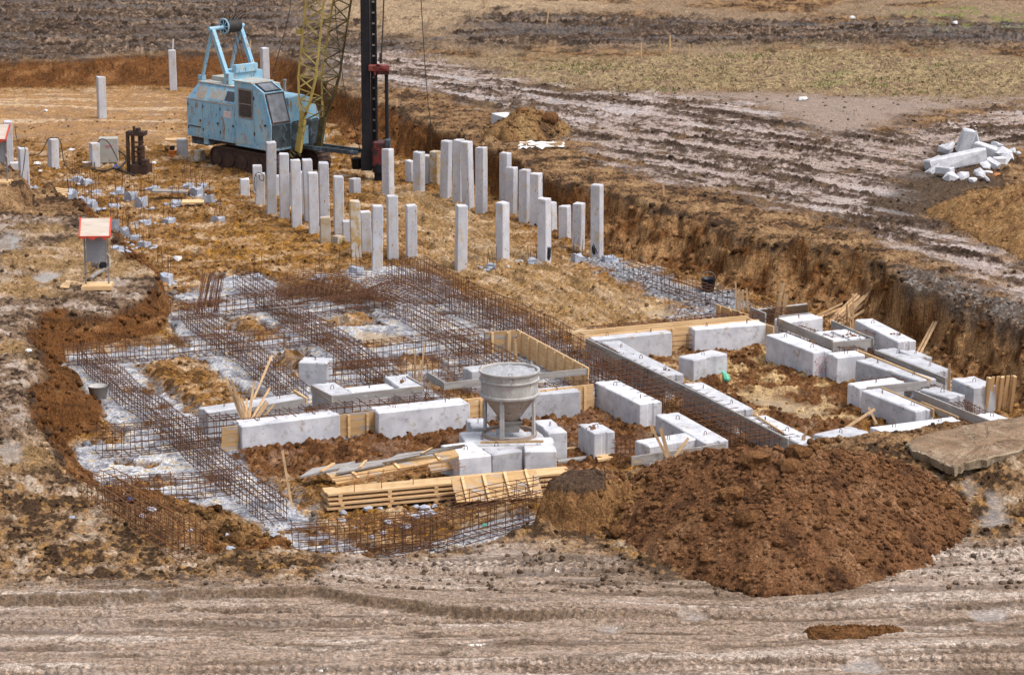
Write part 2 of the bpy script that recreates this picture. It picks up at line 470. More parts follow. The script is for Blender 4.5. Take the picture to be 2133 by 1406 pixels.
# ------------------------------------------------------------------ ground: one sheet, shaped from the traced pit
CREST = [(-700, 150, .9), (-200, 135, .9), (0, 130, .9), (60, 125, .95), (130, 118, 1.1), (250, 112, 1.1), (330, 108, 1.1), (420, 105, 1.1),
    (560, 100, 1.1), (620, 125, 1.06), (660, 165, 1.14), (700, 182, 1.22), (740, 197, 1.22), (800, 212, 1.22), (860, 238, 1.22), (905, 262, 1.22),
    (950, 290, 1.29), (1000, 305, 1.29), (1060, 318, 1.29), (1075, 340, 1.29), (1130, 362, 1.29), (1180, 385, 1.29), (1250, 392, 1.29), (1310, 408, 1.36),
    (1380, 424, 1.36), (1440, 442, 1.36), (1500, 458, 1.36), (1545, 490, 1.28), (1620, 500, 1.36), (1700, 512, 1.36), (1790, 520, 1.44), (1850, 535, 1.44),
    (1890, 590, 1.4), (1950, 612, 1.36), (2010, 632, 1.36), (2060, 648, 1.36), (2133, 685, 1.36), (2300, 760, 1.36), (2500, 830, 1.28), (2500, 900, 1.4),
    (2250, 868, 1.4), (2133, 860, 1.35), (2060, 872, 1.3), (2000, 882, 1.3), (1900, 893, 1.3), (1810, 906, 1.3), (1700, 926, 1.3), (1560, 940, 1.25),
    (1330, 966, 1.2), (1220, 985, 1.2), (1160, 1010, 1.1), (1140, 1060, 0.8), (1110, 1116, 0.5), (1000, 1142, 0.5), (900, 1152, 0.5), (760, 1166, 0.5),
    (640, 1166, 0.5), (560, 1150, 0.5), (430, 1168, 0.55), (300, 1120, 0.6), (200, 1050, 0.7), (120, 985, 0.9), (60, 920, 1.15), (40, 880, 1.3),
    (30, 830, 1.4), (75, 780, 1.3), (55, 715, 1.15), (80, 650, 0.83), (130, 640, 0.83), (170, 652, 0.83), (220, 645, 0.83), (290, 622, 0.83),
    (325, 595, 0.83), (318, 560, 0.83), (290, 546, 0.83), (262, 545, 0.83), (235, 520, 0.83), (215, 480, 0.75), (150, 428, 0.75), (95, 402, 0.75),
    (-100, 385, 0.75), (-700, 370, 1.0)]
TOE = [(-700, 215), (-200, 190), (0, 186), (130, 184), (250, 183), (400, 186), (560, 186), (640, 215), (680, 255), (715, 300), (760, 318), (870, 335),
    (935, 366), (1000, 388), (1060, 424), (1100, 448), (1165, 482), (1250, 518), (1290, 535), (1370, 558), (1450, 582), (1520, 612), (1600, 628), (1700, 646),
    (1790, 660), (1845, 696), (1905, 722), (1965, 762), (2015, 798), (2080, 832), (2120, 858), (2260, 930), (2500, 1000),
    (2500, 1010), (2133, 950), (2000, 975), (1810, 1000), (1560, 1030), (1330, 1058), (1200, 1075), (1130, 1090), (1100, 1128), (1000, 1156), (900, 1170), (760, 1182),
    (650, 1180), (600, 1128), (570, 1088), (520, 1078), (440, 1055), (330, 1052), (280, 1050), (225, 1010), (165, 950), (150, 925), (192, 903), (196, 880), (186, 830),
    (168, 790), (152, 765), (142, 745), (185, 733), (260, 722), (340, 705), (366, 690), (369, 655), (358, 625), (345, 590), (330, 556), (305, 535),
    (268, 522), (248, 505), (234, 480), (168, 428), (108, 404), (70, 396), (-100, 390), (-700, 386)]
ZUP = [c for i, c in enumerate(CREST) if i % 3 == 0] + [(75, 780, 1.3), (30, 830, 1.4), (40, 880, 1.3), (900, 1156, .5), (1230, 1130, .5), (1550, 1250, .55), (2000, 1160, .7), (2200, 900, 1.35), (1066, 1406, .62),
      (0, 1406, .62), (2133, 1406, .62), (0, 1200, .55), (300, 1210, .55), (1750, 1130, .6), (1066, 10, 1.7), (2133, 20, 1.8), (0, 20, 1.3), (1500, 200, 1.5), (2000, 480, 1.5), (150, 560, .82), (-200, 700, .9), (2133, 1200, .7)]
CREST_W = pw(CREST); TOE_W = pw(TOE, 0.0)
ZUP_W = [(*p, c[2]) for p, c in zip(pw(ZUP), ZUP)]

# strips of lean concrete under the reinforcement (photo pixels on the pit floor, half width)
STRIPS = [([(378, 662), (640, 632)], .62), ([(642, 655), (815, 635)], .55), ([(150, 755), (430, 735), (690, 710)], .65), ([(690, 745), (1000, 715)], .6),
    ([(690, 800), (990, 775)], .6), ([(215, 945), (465, 920), (700, 895)], .75), ([(180, 985), (330, 965)], .8), ([(280, 1040), (470, 1022)], .6),
    ([(185, 755), (290, 845), (420, 975), (555, 1085)], .75), ([(395, 660), (480, 735), (600, 835)], .65), ([(500, 592), (600, 660), (720, 740), (850, 835)], .7),
    ([(815, 640), (920, 705), (1040, 790)], .7), ([(810, 575), (925, 640), (1040, 700), (1240, 800)], 1.0), ([(640, 700), (760, 690), (860, 690)], .5), ([(400, 620), (520, 600)], .5),
    ([(860, 1150), (1100, 1090)], .35), ([(640, 1130), (720, 1150)], .4)]
GRAVEL = [(1225, 540), (1300, 548), (1400, 580), (1480, 605), (1560, 640), (1505, 668), (1400, 668), (1425, 640), (1330, 600), (1250, 568)]
ROAD_R = [(690, 92), (830, 96), (1000, 130), (1200, 186), (1400, 200), (1560, 216), (1720, 274), (1900, 266), (2133, 212), (2600, 150), (2600, 250), (2133, 292), (1930, 350),
    (1905, 440), (2133, 560), (2300, 640), (2133, 610), (1900, 520), (1700, 440), (1500, 388), (1380, 372), (1250, 310), (1100, 232), (900, 182), (740, 150)]
DARK = [(-900, -80), (560, -80), (660, 25), (760, 62), (1000, 92), (1300, 98), (1700, 96), (2133, 108), (2600, 118), (2600, 80), (2133, 68), (1500, 46), (1000, 40), (860, 110), (720, 165), (600, 118),
    (420, 96), (130, 108), (-100, 122), (-900, 140)]
DARK2 = [(1870, 360), (1980, 300), (2060, 350), (2080, 380), (1960, 430), (1880, 460), (1810, 420)]
DRYGRASS = [(990, 108), (1300, 112), (1700, 98), (2133, 122), (2600, 130), (2600, 195), (2133, 192), (1900, 205), (1600, 192), (1300, 190), (1080, 160)]
PLAIN = [(1380, 192), (1900, 200), (2133, 195), (1900, 232), (1800, 270), (1720, 272), (1560, 215)]
FARTAN = [(700, -60), (1300, -60), (1250, 20), (960, 42), (860, 60), (760, 58), (640, 20)]
GREEN = [(1880, 28), (2000, 25), (2133, 40), (2300, 50), (2200, 62), (2000, 56)]
LEVEL = [(-900, 190), (0, 190), (330, 188), (420, 200), (400, 290), (180, 310), (100, 290), (-300, 300), (-900, 330)]          # scraped far floor
ORANGE = [(480, 470), (640, 480), (740, 500), (760, 540), (600, 545), (420, 540), (400, 500)]
TRACKS = [(800, 400), (930, 400), (1010, 460), (1180, 560), (1400, 650), (1180, 690), (1040, 610), (900, 560), (860, 480)]
FILL = [(470, 935), (720, 905), (980, 880), (1240, 850), (1290, 860), (1350, 905), (1340, 960), (1200, 985), (1000, 960), (700, 1000), (560, 1000), (470, 975)]
ROOM = [(1360, 740), (1500, 715), (1600, 705), (1700, 770), (1780, 800), (1800, 890), (1700, 925), (1560, 860), (1430, 800)]
POOLS = [[(1540, 815), (1640, 830), (1700, 850), (1640, 860), (1560, 838)], [(1640, 850), (1720, 838), (1735, 860), (1670, 880)], [(745, 690), (835, 698), (845, 712), (790, 718), (745, 708)],
         [(1330, 640), (1380, 642), (1400, 660), (1350, 660)]]
PUDDLES = [  # standing water on the upper ground: polygon at z
    ([(2050, 1045), (2085, 1050), (2105, 1090), (2050, 1095)], .75), ([(2010, 985), (2070, 975), (2100, 985), (2040, 992)], .95), ([(2020, 1275), (2090, 1270), (2110, 1292), (2050, 1298)], .66),
    ([(1240, 1305), (1290, 1300), (1300, 1310), (1250, 1316)], .6), ([(1740, 1385), (1810, 1380), (1830, 1395), (1750, 1398)], .62), ([(1425, 1275), (1470, 1272), (1475, 1283), (1435, 1288)], .6),
    ([(75, 570), (110, 552), (120, 580), (85, 600)], .82), ([(0, 470), (40, 480), (45, 520), (0, 525)], .82),
    ([(2000, 1010), (2020, 1000), (2040, 1040), (2020, 1050)], .85), ([(-10, 950), (35, 955), (30, 985), (-10, 990)], .95)]
LEFTF_W = pw([(150, 750), (380, 650), (560, 600), (830, 570), (1060, 690), (1010, 780), (700, 840), (480, 900), (560, 1060), (420, 1040), (200, 930)], 0)
STRIPS_W = [(pw(p, 0.0), hw * 1.12) for p, hw in STRIPS]
Z = {k: pw(v, z) for k, v, z in (('gravel', GRAVEL, 0), ('road', ROAD_R, 1.45), ('dark', DARK, 1.4), ('dark2', DARK2, 1.5), ('grass', DRYGRASS, 1.5), ('plain', PLAIN, 1.5), ('fartan', FARTAN, 1.7),
     ('green', GREEN, 1.7), ('level', LEVEL, 0), ('orange', ORANGE, 0), ('tracks', TRACKS, 0), ('fill', FILL, 0), ('room', ROOM, 0))}
POOLS_W = [pw(p, 0) for p in POOLS]
PUD_W = [(pw(p, z), z) for p, z in PUDDLES]
MINI = pw([(-400, 330), (30, 345), (55, 372), (62, 392), (0, 402), (-400, 405)], 1.25)
BERM = sorted(pw([(-200, 1262), (0, 1258), (150, 1258), (330, 1252), (500, 1242), (660, 1236), (800, 1262), (1000, 1290)], .6))
GBANK = pw([(1880, 530), (1960, 545), (2133, 610), (2400, 700), (2400, 760), (2133, 690), (2040, 640), (1900, 600), (1870, 560)], 1.7)

def clods(x, y, s, seed, fill=.75):
    """separate rounded lumps scattered on a jittered grid of cell s"""
    x = np.asarray(x, np.float32) / s; y = np.asarray(y, np.float32) / s
    ix = np.floor(x).astype(np.int32); iy = np.floor(y).astype(np.int32)
    out = np.zeros(x.shape, np.float32)
    for dx in (-1, 0, 1):
        for dy in (-1, 0, 1):
            cx, cy = ix + dx, iy + dy
            h = (cx.astype(np.uint32) * np.uint32(73856093)) ^ (cy.astype(np.uint32) * np.uint32(19349663)) ^ np.uint32(seed * 83492791 & 0xffffffff)
            h = (h ^ (h >> np.uint32(15))) * np.uint32(2246822519); h = h ^ (h >> np.uint32(13))
            a = (h & np.uint32(255)).astype(np.float32) / 255; b = ((h >> np.uint32(8)) & np.uint32(255)).astype(np.float32) / 255
            c = ((h >> np.uint32(16)) & np.uint32(255)).astype(np.float32) / 255; e = ((h >> np.uint32(24)) & np.uint32(255)).astype(np.float32) / 255
            ox, oy = x - cx - a, y - cy - b
            r = (.22 + .5 * c) * (e < fill)
            ang = e * 20; ca, sa = np.cos(ang), np.sin(ang)
            d2 = (ox * ca + oy * sa) ** 2 + ((oy * ca - ox * sa) * 1.5) ** 2
            out = np.maximum(out, np.sqrt(np.maximum(r * r - d2, 0)))
    return out

def zup(X, Y):
    num = 0; den = 0
    for x, y, z in ZUP_W:
        w = 1.0 / ((X - x) ** 2 + (Y - y) ** 2 * 0.6 + 0.6) ** 1.5
        num = num + w * z; den = den + w
    return num / den

def mixv(col, m, c):
    c = np.asarray(c, np.float32)
    return col + (c - col) * m[..., None]

def terrain(X, Y):
    X = np.asarray(X, np.float32); Y = np.asarray(Y, np.float32)
    n3 = fbm(X, Y, 3.4, 4, 1); n1 = fbm(X, Y, 1.1, 4, 11); nb = fbm(X, Y, 11, 3, 21)
    p1 = puffy(X, Y, .62, 31); p2 = puffy(X, Y, .22, 33); p3 = perlin(X / .085, Y / .085, 35)
    k1 = clods(X + .08 * n1, Y, .30, 5, .45) * (.6 + .8 * sstep(-.2, .3, n3)); k2 = clods(X, Y, .15, 9, .8)
    ns = perlin(X / .35, Y / .35, 41); nt = fbm(X, Y, .5, 3, 47)
    wx = X + .60 * fbm(X, Y, 2.8, 3, 51, .45)
    wy = Y + .80 * fbm(X, Y, 2.4, 3, 55, .45)
    in_t = inside(TOE_W, wx, wy); in_c = inside(CREST_W, wx, wy) | in_t
    t = np.where(in_t, 0.0, 1.0).astype(np.float32)
    k = in_c & ~in_t
    dt = dist(TOE_W, wx[k], wy[k]); dc = dist(CREST_W, wx[k], wy[k])
    t[k] = dt / (dt + dc + 1e-4)
    wid = np.zeros(X.shape, np.float32); wid[k] = dt + dc
    tt = np.clip(t + .10 * fbm(X, Y, 1.4, 2, 57) * (t > 0) * (t < 1), 0, 1)
    S = np.interp(tt, [0, .12, .42, .62, .78, .92, 1.0], [0, .05, .26, .62, .88, .97, 1.0]).astype(np.float32)
    zu = zup(X, Y)
    up = sstep(.80, 1.0, t); wall = sstep(.04, .16, t) * (1 - sstep(.84, .97, t)); ramp = wall * sstep(2.4, 3.6, wid) * (Y < 75) * (X < 1.5); wall = wall - ramp; floor = 1 - sstep(0, .12, t)
    m = lambda name, soft=.6, nz=.5: np.clip(.5 + (sdf(Z[name], X, Y) + nz * n1 * 2) / soft, 0, 1)
    lev = m('level', 2.0, 1.0); road = m('road', 1.2, .8) * up; dark = m('dark', 2.2, 1.6) * up; dark2 = m('dark2', .9, .6) * up
    grass = m('grass', 3.0, 2.5) * up; plain = m('plain', 1.5, .6) * up; ft = m('fartan', 3, 2) * up; green = m('green', 2.5, 2) * up
    grav = m('gravel', .5, .5) * floor; orange = m('orange', 1.5, .8) * floor; trk = m('tracks', 1.2, .5) * floor
    fill = m('fill', .5, .3) * floor; room = m('room', .6, .3) * floor
    near = sstep(58, 55, Y + 1.2 * n3) * up * (1 - np.clip(sdf(Z['fill'], X, Y) * 0, 0, 1))
    xpx = X / np.maximum(Y, 1)
    yb = np.interp(xpx, [-.19, -.075, -.06, .03, .05, .13, .15, .19], [49.8, 50.0, 52.0, 52.4, 50.5, 50.5, 52.0, 52.4]).astype(np.float32)
    nearroad = sstep(.9, -.7, Y - yb + .8 * n1 + .4 * n3) * up
    # ---- tracks
    def tracks(ang, s1, s2, seed, ln=7.0):
        ca, sa = math.cos(ang), math.sin(ang)
        u = X * ca + Y * sa; v = -X * sa + Y * ca + .16 * n1
        return perlin(u / ln, v / s1, seed) * .6 + perlin(u / (ln * .45), v / s2, seed + 1) * .4, u, v
    tn, un, vn = tracks(math.radians(2.0), .62, .24, 61, 9)
    tn2, _, _ = tracks(math.radians(1.0), .30, .12, 64, 3.5)
    tn3, _, _ = tracks(math.radians(1.5), .55, .26, 164, 6); tn4, _, _ = tracks(math.radians(3), .38, .2, 167, 5)
    bend = 1.1 * fbm(X, Y, 14, 2, 201)
    _X, _Y = X, Y; X = X + bend; Y = Y + bend * .8
    tr, ur, vr = tracks(math.radians(-47), .75, .3, 71, 12)
    tr2, _, _ = tracks(math.radians(24), .8, .3, 75, 9)
    tl, _, _ = tracks(math.radians(-3), 1.1, .45, 81, 10)
    tp, _, _ = tracks(math.radians(-66), .55, .2, 85, 5)
    right = sstep(13, 15.5, X + (Y - 88) * .0)
    X, Y = _X, _Y
    tr3, _, _ = tracks(math.radians(-36), .8, .28, 211, 5); tr4, _, _ = tracks(math.radians(-58), .7, .25, 215, 5)
    cxm = sstep(-.1, .2, fbm(X, Y, 6, 2, 219)); tr = tr * .62 + (tr3 * cxm + tr4 * (1 - cxm)) * .55 + .25 * fbm(X, Y, 1.6, 3, 223)
    rt = tr * (1 - right) + tr2 * right
    q_ = fbm(X, Y, 1.1, 3, 101)
    tread = .03 * sstep(.2, .6, np.sin(un * 34 + 2.2 * np.abs(np.sin(vn * 7)))) * sstep(.12, .22, np.abs(np.sin(vn * .9 + .4))) * sstep(.86, .93, np.abs(np.sin(vn * 1.05 + 1.1 + .3 * n3)))
    # ---- height
    z = zu * S
    amp_floor = floor * (1 - .72 * lev) * (1 - .35 * fill)
    z = z + amp_floor * (.15 * n3 + .08 * n1 + .04 * (p1 - .35) + .03 * (p2 - .3) + .10 * k1 + .08 * k2 + .012 * p3) + lev * .03 * n1
    z = z + trk * .20 * tp + fill * (.05 * (p1 - .3) + .06 * n1 + .08 * k1 + .07 * k2) + room * (.07 * (p1 - .2) + .03 * p2 + .08 * n1 - .04)
    rough_up = up * (1 - nearroad) * (1 - .8 * plain) * (1 - .5 * road)
    z = z + rough_up * (.09 * n1 + .035 * (p1 - .35) + .03 * (p2 - .3) + .10 * k1 + .08 * k2)
    z = z + dark * (.06 * tl + .03 * (p1 - .35) + .07 * k1 + .07 * k2) + road * (.06 * rt + .02 * p2 + sstep(-.05, .25, rt + .5 * n3) * (.02 + .07 * k1 + .08 * k2)) + wall * sstep(118, 95, Y) * (.34 * (np.abs(fbm((X * .8 - Y * .6), zu * S * 1.3, 1.3, 3, 149, .5)) * 2 - .3) + .20 * fbm((X * .8 - Y * .6), zu * S * 1.5, .7, 4, 151, .6) + .10 * fbm((X * .8 - Y * .6), zu * S * 1.2, .22, 3, 155, .6) + 0 * k2) + ramp * (.08 * n1 + .10 * k1 + .09 * k2)
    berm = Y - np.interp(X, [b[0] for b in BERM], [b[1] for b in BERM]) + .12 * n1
    z = z + nearroad * (.06 * tn + .04 * tn2 + .015 * (p2 - .3) - .035 * sstep(.055, .015, np.abs(tn3)) - .03 * sstep(.045, .012, np.abs(tn4)) + .05 * k2 * sstep(.0, .3, q_) + tread) + up * sstep(-.10, .10, berm) * sstep(2.2, .2, berm) * .17 * sstep(5, -1, X)
    ml = np.clip(.5 + (sdf(MINI, X, Y) + .2 * n1) / .35, 0, 1)
    z = z + ml * .55
    # lean concrete strips
    cm = np.zeros(X.shape, np.float32); cw = np.zeros(X.shape, np.float32)
    for P, hw in STRIPS_W:
        xs = [p[0] for p in P]; ys = [p[1] for p in P]
        kk = (X > min(xs) - 2) & (X < max(xs) + 2) & (Y > min(ys) - 2) & (Y < max(ys) + 2) & (t < .4)
        if kk.any():
            d = dist(P, X[kk], Y[kk], closed=False)
            a = hw + .30 * n1[kk] + .25 * n3[kk] + .07 * ns[kk]
            cm[kk] = np.maximum(cm[kk], sstep(a + .10, a - .04, d))
            cw[kk] = np.maximum(cw[kk], sstep(a + .50, a + .1, d))
    cm = cm * floor * sstep(-.42, -.24, q_ + .5 * n3 + .25 * ns)
    core = sstep(.3, .9, cm)
    isl = sstep(-.3, .5, sdf(LEFTF_W, X, Y)) * (1 - cw) * floor
    z = z + isl * (.13 + .05 * n1)
    z = z * (1 - .75 * cm) + cm * (.02 + .03 * (p2 - .3) + .02 * n1)
    z = z - sstep(.1, .9, cw) * (1 - cm) * floor * .06 * (1 - fill)
    z = z * (1 - .6 * grav) + grav * (.02 + .03 * p2 + .02 * p3)
    # pools
    wet = np.zeros(X.shape, np.float32)
    for P in POOLS_W:
        pm = sstep(-.15, .25, sdf(P, X, Y) + .35 * n1)
        z = z * (1 - pm) + pm * np.minimum(z, -.03 + .03 * ns)
        wet = np.maximum(wet, pm * .75)
    # ---- colour
    q = fbm(X, Y, 1.1, 5, 101, .72) * 1.25; q2 = fbm(X, Y, .3, 3, 111, .7) * 1.15; q3 = fbm(X, Y, 5, 3, 121)
    col = np.empty(X.shape + (3,), np.float32); col[:] = (.315, .172, .072)
    col = mixv(col, sstep(.12, .38, q + .25 * q2), (.47, .325, .19))
    col = mixv(col, sstep(-.04, -.26, q + .6 * q2), (.135, .070, .030))
    col = mixv(col, sstep(.06, .30, q2 - .3 * q) * .8, (.34, .165, .036))
    col = mixv(col, orange * sstep(-.2, .2, q2) * .6, (.40, .20, .042))
    col = mixv(col, sstep(.22, .34, q2 + .3 * ns) * .7, (.085, .045, .022))
    lc = mixv(np.broadcast_to(np.float32((.40, .235, .115)), X.shape + (3,)), sstep(-.1, .3, q), (.27, .145, .062))
    lc = mixv(lc, sstep(.15, .4, tl + q2 * .4), (.52, .36, .22))
    col = col + (lc - col) * lev[..., None]
    tc = mixv(np.broadcast_to(np.float32((.40, .26, .13)), X.shape + (3,)), sstep(.0, .3, tp), (.50, .36, .22))
    col = col + (tc - col) * (trk * .6)[..., None]
    fc = mixv(np.broadcast_to(np.float32((.165, .075, .032)), X.shape + (3,)), sstep(.1, .35, q2), (.25, .13, .06))
    fc = mixv(fc, sstep(-.1, -.35, q), (.085, .040, .020))
    col = col + (fc - col) * fill[..., None]
    rc = mixv(fc, sstep(.0, .25, q + .5 * q3), (.46, .30, .14))
    col = col + (rc - col) * room[..., None]
    # walls of cut soil
    wu = X * .8 - Y * .6; wz = z * 1.0 + .35 * Y
    q0, q20 = q, q2
    q = fbm(wu, wz, .9, 5, 131, .7) * 1.2; q2 = fbm(wu, wz * 1.6, .3, 3, 141, .7); qw2 = fbm(wu, wz * 1.5, .14, 2, 147)
    wc = mixv(np.broadcast_to(np.float32((.165, .072, .028)), X.shape + (3,)), sstep(.10, .40, q + .3 * q3), (.27, .135, .058))
    wc = mixv(wc, sstep(0, 4, X) * sstep(94, 84, Y) * sstep(-.25, .15, q), (.36, .205, .098))
    wc = mixv(wc, sstep(-.12, -.34, q2 + .5 * q), (.085, .042, .020))
    wc = mixv(wc, sstep(-5, -8, X) * .18, (.07, .036, .018))  # left bank toned down: its shade is painted into the wall colour
    wc = mixv(wc, sstep(.72, .92, tt + .25 * q), (.070, .046, .033))
    gb = np.clip(.5 + (sdf(GBANK, X, Y) + .5 * n1) / .6, 0, 1)
    wc = mixv(wc, gb * sstep(.6, .85, tt + .2 * q2) * .7, (.13, .10, .08))
    col = col + (wc - col) * wall[..., None]
    rp = mixv(np.broadcast_to(np.float32((.250, .140, .062)), X.shape + (3,)), sstep(.06, -.2, q0 + .6 * q20), (.085, .048, .024))
    rp = mixv(rp, sstep(.15, .36, q0 - .4 * q20), (.36, .23, .12))
    col = col + (rp - col) * ramp[..., None]
    q, q2 = q0, q20
    # upper ground
    uc = np.empty_like(col); uc[:] = (.205, .118, .062)
    uc = mixv(uc, sstep(.0, .35, q), (.34, .215, .115))
    uc = mixv(uc, sstep(-.03, -.24, q + .6 * q2), (.070, .044, .028))
    far = sstep(98, 112, Y) * 1.0
    uc = mixv(uc, far * sstep(-.3, .1, q3), (.29, .205, .135))
    left = sstep(-3, -7, X) * (Y < 85)
    gm = mixv(np.broadcast_to(np.float32((.225, .152, .102)), X.shape + (3,)), sstep(.08, .36, q), (.35, .27, .21))
    gm = mixv(gm, sstep(-.04, -.24, q + .6 * q2), (.075, .050, .036))
    gm = mixv(gm, sstep(.12, .34, q3) * .6, (.40, .25, .115))
    uc = uc + (gm - uc) * left[..., None]
    uc = mixv(uc, gb * .9 * sstep(-.3, .0, q), (.105, .086, .074))
    uc = mixv(uc, gb * sstep(.22, .45, p3 + .5 * ns), (.25, .225, .205))
    uc = mixv(uc, ft * sstep(-.35, .1, q), (.40, .29, .185))
    dk = mixv(np.broadcast_to(np.float32((.105, .070, .048)), X.shape + (3,)), sstep(.18, .45, tl + .6 * q2), (.26, .185, .135))
    dk = mixv(dk, sstep(.0, -.25, q + .4 * q2), (.045, .031, .023))
    uc = uc + (dk - uc) * np.maximum(dark, 0)[..., None]
    gc = mixv(np.broadcast_to(np.float32((.40, .30, .165)), X.shape + (3,)), sstep(-.02, .22, q + .3 * q2), (.23, .155, .10))
    gc = mixv(gc, sstep(.38, .55, q3), (.28, .26, .11))
    gc = mixv(gc, sstep(.12, .3, q2 - .4 * q), (.10, .068, .046))
    uc = uc + (gc - uc) * (grass * .85)[..., None]
    uc = mixv(uc, green * sstep(.0, .25, q) * .8, (.17, .22, .05))
    uc = mixv(uc, plain, (.285, .205, .155))
    rd = mixv(np.broadcast_to(np.float32((.42, .33, .285)), X.shape + (3,)), sstep(-.16, .10, rt + .6 * q2 + .35 * q), (.115, .080, .060))
    rd = mixv(rd, sstep(.20, .45, rt + .5 * q2 + .25 * q), (.05, .034, .025))
    rd = mixv(rd, sstep(.2, .4, q) * .5, (.22, .135, .075))
    uc = uc + (rd - uc) * road[..., None]
    uc = mixv(uc, dark2, (.105, .072, .050))
    nr = mixv(np.broadcast_to(np.float32((.365, .268, .200)), X.shape + (3,)), sstep(-.12, -.34, tn + .6 * tn2 + .3 * q2), (.20, .138, .095))
    nr = mixv(nr, sstep(.10, .36, tn + .6 * q3 + .3 * q2), (.53, .43, .355))
    nr = mixv(nr, np.maximum(sstep(.055, .02, np.abs(tn3)) * sstep(-.1, .15, q3 + q), sstep(.045, .015, np.abs(tn4)) * sstep(-.05, .2, q - q3)) * .85, (.11, .070, .045))
    nr = mixv(nr, sstep(.16, .34, -tn2 + .6 * q2) * .7, (.13, .083, .052))
    nr = mixv(nr, sstep(.12, .30, q2 + .4 * tn2) * .55, (.20, .14, .095))
    nr = mixv(nr, sstep(-.16, -.05, berm) * sstep(.14, .04, berm) * sstep(5, -1, X) * .9, (.16, .105, .065))  # shadow on the berm's step face, put into the soil colour
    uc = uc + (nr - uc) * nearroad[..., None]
    mid = near * (1 - nearroad) * (1 - left * 0)
    mm = mixv(np.broadcast_to(np.float32((.265, .165, .090)), X.shape + (3,)), sstep(.06, -.18, q + .7 * q2), (.080, .048, .028))
    mm = mixv(mm, sstep(.18, .38, q), (.37, .27, .18))
    mm = mixv(mm, sstep(.2, .34, q2 - .2 * q) * .8, (.34, .185, .065))
    uc = uc + (mm - uc) * (mid * .9)[..., None]
    col = col + (uc - col) * up[..., None]
    # ochre ramp that leads down into the pit at the front left
    # concrete and gravel
    cc = mixv(np.broadcast_to(np.float32((.50, .50, .53)), X.shape + (3,)), sstep(.12, -.20, q + .5 * q2), (.29, .29, .32))
    cc = mixv(cc, sstep(.18, .36, q3 + .6 * q2), (.66, .65, .66))
    cc = mixv(cc, sstep(.16, .36, q2 + .2 * q3), (.52, .43, .31))
    edge = (1 - core) * cm
    cc = mixv(cc, sstep(.1, .9, edge * 2), (.26, .27, .30))
    col = mixv(col, cw * (1 - cm) * floor * (1 - fill) * sstep(-.15, .15, q2 + ns * .4) * .85, (.20, .195, .20))
    col = col + (cc - col) * cm[..., None]
    gvl = mixv(np.broadcast_to(np.float32((.26, .255, .27)), X.shape + (3,)), sstep(.1, .4, p3 + ns), (.46, .46, .48))
    gvl = mixv(gvl, sstep(.1, .4, -p3 + ns), (.10, .10, .11))
    col = col + (gvl - col) * grav[..., None]
    # ---- wetness: low spots of trodden mud hold water
    low = sstep(.02, -.22, rt + .25 * nt)
    wet = np.maximum(wet, road * low * sstep(-.25, .15, nb + .4 * n3) * .95)
    wet = np.maximum(wet, dark * sstep(.05, -.25, tl + .3 * nt) * .5)
    wet = np.maximum(wet, plain * .35)
    nr_l = sstep(.1, .5, perlin(un / 1.6, vn / .35, 191) + .4 * q3)
    wet = np.maximum(wet, nearroad * (.22 + .50 * nr_l * sstep(.02, -.12, tn) + .30 * sstep(-.05, -.3, tn + .5 * tn2) * sstep(.0, .3, q3)))
    wet = np.maximum(wet, left * up * sstep(.05, .3, q) * .6)
    wet = np.maximum(wet, mid * sstep(.1, .35, q) * .55)
    wet = np.maximum(wet, floor * (1 - cm) * sstep(-.05, .3, q) * .42)
    for P, zz in PUD_W:
        pm = sstep(-.15, .12, sdf(P, X, Y) + .5 * n1)
        z = z * (1 - pm) + pm * (zup(X, Y) - .04) if pm.max() > 0 else z
        wet = np.maximum(wet, pm)
        col = mixv(col, pm * .6, (.30, .24, .19))
    for P in POOLS_W:
        pm = sstep(-.15, .25, sdf(P, X, Y) + .35 * n1)
        col = mixv(col, pm * .8, (.40, .27, .13))
    gr = 1 + (.16 * p3 + .22 * q2) * (1 - wall) + wall * .35 * qw2
    col = np.clip(col * gr[..., None], .01, .9)
    return z, col, np.clip(wet, 0, 1)

def gz(x, y):
    return float(terrain(np.array([x]), np.array([y]))[0][0])

def grid_mesh(name, X, Y, Zv, col, wet, m, parent=None):
    R, K = X.shape
    me = bpy.data.meshes.new(name)
    me.vertices.add(R * K)
    me.vertices.foreach_set("co", np.stack([X, Y, Zv], -1).astype(np.float32).ravel())
    i = np.arange(R * K, dtype=np.int32).reshape(R, K)
    q = np.stack([i[:-1, :-1], i[:-1, 1:], i[1:, 1:], i[1:, :-1]], -1).reshape(-1, 4)
    me.loops.add(q.size)
    me.loops.foreach_set("vertex_index", q.ravel())
    me.polygons.add(len(q))
    me.polygons.foreach_set("loop_start", np.arange(0, q.size, 4, dtype=np.int32))
    me.polygons.foreach_set("use_smooth", np.ones(len(q), bool))
    finish_soil(me, col, wet, m)
    o = bpy.data.objects.new(name, me)
    C.objects.link(o)
    if parent: o.parent = parent
    return o

def finish_soil(me, col, wet, m):
    n = len(me.vertices)
    a = me.attributes.new("Col", 'FLOAT_COLOR', 'POINT')
    a.data.foreach_set("color", np.concatenate([col.reshape(-1, 3), np.ones((n, 1), np.float32)], 1).astype(np.float32).ravel())
    w = me.attributes.new("wet", 'FLOAT', 'POINT')
    w.data.foreach_set("value", wet.astype(np.float32).ravel())
    me.materials.append(m)
    me.update(calc_edges=True)

